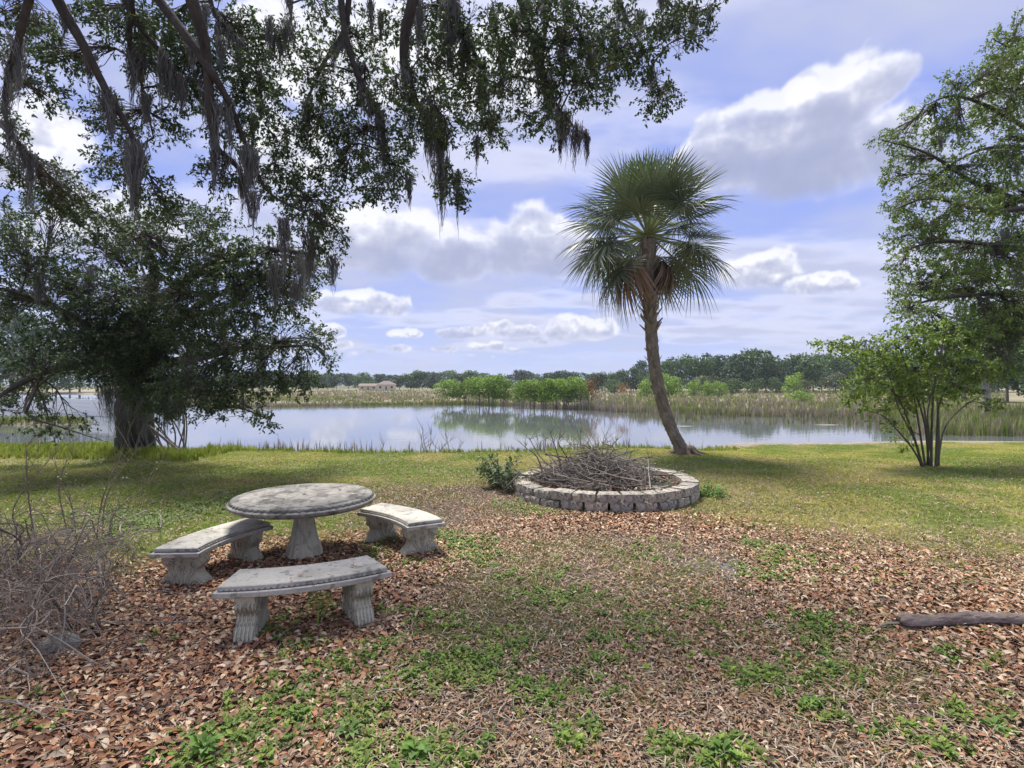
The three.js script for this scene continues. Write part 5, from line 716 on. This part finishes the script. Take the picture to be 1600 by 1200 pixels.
  farTree('rust', 2, X(975, 46), 46, 2.1, 1.5, 'thin rust-brown sapling between the willow row and the palm', undefined, { name: 'rust_tree', stems: 3, spread: 0.18, r: 0.012, low: 0.5, faces: 300 });
  // large trees on the left shore behind the mossy oak
  [[20, 470, 128], [75, 495, 122], [125, 500, 130], [-30, 460, 120], [165, 520, 132], [50, 545, 118], [110, 555, 117]].forEach(([px, top, d], i) => { const h = H(top, d); farTree(i < 5 ? 'dark' : 'mid', 8 + (i % 2), X(px, d), d, h, h * (i < 5 ? 0.75 : 1.3), ['tall dark tree on the far bank seen through the mossy oak', 'dark tree behind the mossy oak, second from the frame edge', 'dark tree behind the mossy oak, third from the frame edge', 'dark tree half out of the frame at the edge', 'dark tree just behind the mossy oak trunk', 'rounder mid green tree under the dark trees at the inlet', 'round green bush tree at the inlet end beside the oak trunk'][i], 'trees behind the mossy oak', { low: 0.1, size: 0.045, faces: 2200, lobes: 16 }); });
  // trees on the right bank behind the shrub
  [[1400, 560, 62], [1450, 548, 66], [1505, 540, 60], [1575, 535, 56], [1620, 530, 54], [1350, 572, 70]].forEach(([px, top, d], i) => { const h = H(top, d); farTree('mid', 10 + (i % 2), X(px, d), d, h, h * 1.15, ['green tree seen through the low branches of the shrub', 'green tree straight behind the shrub', 'green tree behind the shrub beside the pale trunk', 'green tree by the pale trunk at the frame edge', 'green tree cut by the frame edge', 'lower green tree on the field side of the shrub'][i], 'trees behind the lone shrub', { low: 0.08, faces: 2000 }); });
  { const d = 30, P = thing('mossy_trunk_tree', 'pale slim mossy tree trunk rising behind the shrub on the far bank', 'tree', [X(1540, d), groundY(X(1540, d), d) - 0.1, -d]); const g = new Geo(); tube(g, curve([V(0, 0, 0), V(0.05, 1.6, 0), V(-0.05, 3.2, 0), V(0.3, 5.2, 0)], 14), taper(15, 0.2, 0.1), 9, [0.34, 0.32, 0.28], true, 0.2); part('trunk', g.build(), M.bark, P); part('hanging_moss', mossGeo(rand, V(-0.05, 3.4, 0), 1.7, 0.9, 0.5), M.moss, P); const c = part('crown', crownGeo(3210, 1, 1, 1600, 0.06, PAL.mid, 9, 0.4), M.leaf, P, 'stuff'); c.scale.set(5, 4, 5); c.position.y = 2.4; }
  // reeds and grasses, far side
  const rg = rng(811), tall = [tuftGeo(rg, 9, 1, 0.5, 0.35), tuftGeo(rg, 7, 1, 0.4, 0.25)];
  const Rd = stuffGroup('far_reeds', 'tan and green reeds along the far shore of the pond', 'reeds');
  const tans = [[0.38, 0.33, 0.23], [0.3, 0.26, 0.19], [0.44, 0.39, 0.28], [0.26, 0.22, 0.18]], grn = [[0.24, 0.28, 0.07], [0.18, 0.25, 0.06], [0.3, 0.33, 0.1]];
  scatter(Rd, 'reed_tuft', tall, M.grass, () => { const s = cv(-0.75, 1.05), px = 800 + s * F; let d0 = 40; for (let k = 0; k < 3; k++) d0 = farShore(s * d0, d0); const rt = px > 900; const d = d0 + (cover() < 0.6 ? cv(-1.6, 1.5) : cv(-0.5, rt ? 16 : 26)), x = s * d; const n = fbm(x * 0.25, d * 0.25, 12, 3); const h = (cv(0.2, 0.75) + (rt ? 0.25 : 0)) * (d < d0 ? 0.9 : 0.7); return { x, d, y: Math.max(groundY(x, d), WATER - 0.08) - 0.03, ry: cv(0, 6.28), s: h * 0.5, sy: h, col: scl(cover() < 0.15 + sstep(0.4, 0.56, n) * 0.75 ? pick(grn) : pick(tans), cv(0.75, 1.15)) }; }, 16000);
  scatter(Rd, 'reed_tuft', tall, M.grass, () => { const px = cv(1400, 1680), s = (px - 800) / F, d = cv(22, 33), x = s * d; if (d < 26 && cover() < 0.6) return null; const h = cv(0.35, 0.95); return { x, d, y: Math.max(groundY(x, d), WATER - 0.05) - 0.03, ry: cv(0, 6.28), s: h * 0.55, sy: h, col: scl(cover() < 0.7 ? pick(grn) : pick(tans), cv(0.75, 1.15)) }; }, 2600);
  scatter(Rd, 'reed_tuft', tall, M.grass, () => { const d = cv(45, 150), x = cv(-0.75, 0.9) * d; if (d < farShore(x, d) + 1) return null; const n = fbm(x * 0.1, d * 0.1, 12, 3), h = cv(0.2, 0.6); return { x, d, y: groundY(x, d) - 0.03, ry: cv(0, 6.28), s: h * 1.3, sy: h, col: scl(cover() < 0.2 + 0.7 * sstep(0.4, 0.58, n) ? pick(grn) : pick(tans), cv(0.75, 1.15)) }; }, 16000);
  scatter(Rd, 'reed_tuft', tall, M.grass, () => { const px = cv(985, 1560), s = (px - 800) / F; let d0 = 36; for (let k = 0; k < 3; k++) d0 = farShore(s * d0, d0); const d = d0 - Math.pow(cover(), 2) * 9, x = s * d; if (fbm(x * 0.4, d * 0.4, 31, 2) < 0.45) return null; const h = cv(0.25, 0.7); return { x, d, y: Math.max(groundY(x, d), WATER - 0.05) - 0.03, ry: cv(0, 6.28), s: h * 0.35, sy: h, col: scl(cover() < 0.4 ? pick(grn) : pick(tans), cv(0.6, 1.1)) }; }, 1500);
  scatter(Rd, 'reed_tuft', tall, M.grass, () => { const x = -25.5 + cv(-5, 5), d = 29 + cv(-1.6, 1.6), h = cv(0.2, 0.5); if (groundY(x, d) < WATER + 0.02) return null; return { x, d, y: groundY(x, d) - 0.03, ry: cv(0, 6.28), s: h * 0.6, sy: h, col: scl(pick(grn), cv(0.8, 1.2)) }; }, 500);
  // dead stems standing in the shallows
  const Ds = new Geo(); for (let k = 0; k < 420; k++) { const px = cover() < 0.55 ? cv(735, 960) : cv(960, 1420), s = (px - 800) / F; let d = 44; for (let q = 0; q < 3; q++) d = farShore(s * d, d); d += px < 960 ? cv(-2.6, 1) : cv(-2.5, 7); const x = s * d, y = Math.max(groundY(x, d), WATER - 0.05), h = px < 960 ? cv(0.5, 1.6) : cv(0.3, 1.3) * (cover() < 0.1 ? 1.8 : 1); tube(Ds, [V(x, y - 0.05, -d), V(x + cv(-0.1, 0.1), y + h * 0.5, -d), V(x + cv(-0.25, 0.25), y + h, -d)], [0.022, 0.016, 0.008], 4, scl([0.3, 0.26, 0.24], cv(0.6, 1.2))); }
  const ds = single('dead_stems', Ds.build(), M.twig, 'thin grey dead stems standing in the shallows of the far shore', 'stems'); ds.userData.kind = 'stuff';
  // floating mats
  for (const [px, py, l, la] of [[1068, 666, 1.3, 'pale floating mat of weed in the water beside the palm trunk'], [1292, 664, 1.6, 'pale floating mat of weed in the water towards the shrub']]) { const d = F * (EYE - WATER) / (py - 600), g = new Geo(), n = 26, c0 = g.v(0, 0.02, 0, [0.34, 0.34, 0.27]), ids = []; for (let k = 0; k < n; k++) { const a = k / n * 6.28, q = 0.7 + 0.6 * hsh(k, px, 3); ids.push(g.v(Math.cos(a) * l * 0.4 * q, 0.004, Math.sin(a) * 0.16 * q, [0.32, 0.32, 0.24])); } for (let k = 0; k < n; k++) g.t(c0, ids[(k + 1) % n], ids[k]); single('floating_mat', g.build(), M.twig, la, 'pond weed', 'floating mats').position.set(X(px, d), WATER, -d); }
  { // low white boarded wall at the inlet
    const A = V(-25.3, WATER, -34.6), B = V(-48.9, WATER, -50), len = A.distanceTo(B), W = thing('white_fence', 'low white boarded fence along the inlet behind the mossy oak', 'fence', [A.x, WATER, A.z], Math.atan2(B.x - A.x, B.z - A.z));
    const white = std({ color: rgb(0.83, 0.83, 0.81), roughness: 0.6 }), board = new THREE.BoxGeometry(0.06, 0.255, len).translate(0, 0, len / 2), post = new THREE.BoxGeometry(0.12, 1.5, 0.12);
    for (let k = 0; k < 4; k++) part('board', board, white, W).position.set(0.0, 0.14 + k * 0.27, 0);
    for (let k = 0; k <= 9; k++) part('post', post, white, W).position.set(-0.1, 0.4, 0.06 + (len - 0.12) * k / 9);
  }
  // houses on the far side
  const house = (px, d, w, h, rh, label, hip) => { const S = thing('far_house', label, 'house', [X(px, d), groundY(X(px, d), d), -d], 0.15); part('wall', new THREE.BoxGeometry(w, h, w * 0.6).translate(0, h / 2, 0), M.wallWhite, S); const g = new Geo(), a = w / 2 + 0.35, b = w * 0.3 + 0.35, r = hip ? w * 0.15 : w * 0.46, c = WHITE; const q = [[-a, h, b], [a, h, b], [a, h, -b], [-a, h, -b], [-r, h + rh, 0], [r, h + rh, 0]].map(([x, y, z]) => g.v(x, y, z, c)); g.t(q[0], q[1], q[5]); g.t(q[0], q[5], q[4]); g.t(q[2], q[3], q[4]); g.t(q[2], q[4], q[5]); g.t(q[1], q[2], q[5]); g.t(q[3], q[0], q[4]); g.t(q[0], q[2], q[1]); g.t(q[0], q[3], q[2]); part('roof', toCreasedNormals(g.build(), 0.1), M.roof, S); for (const k of [-0.32, 0.3]) part('window', new THREE.BoxGeometry(w * 0.12, h * 0.35, 0.06).translate(w * k, h * 0.55, w * 0.3 + 0.02), M.glass, S); part('door', new THREE.BoxGeometry(w * 0.1, h * 0.7, 0.06).translate(0, h * 0.35, w * 0.3 + 0.02), M.roof, S); };
  house(604, 160, 5.2, 1.7, 1.1, 'small cream house with a brown roof on the far side of the pond', true); house(576, 168, 5.5, 1.3, 0.7, 'low pale building with a flat-looking roof beside the cream house', false);
}
scene.fog = new THREE.FogExp2(new THREE.Color(0.78, 0.85, 1.0), 0.0004);
scene.traverse((o) => { if (o.isMesh) { o.castShadow = true; o.receiveShadow = true; } });
renderer.render(scene, camera);
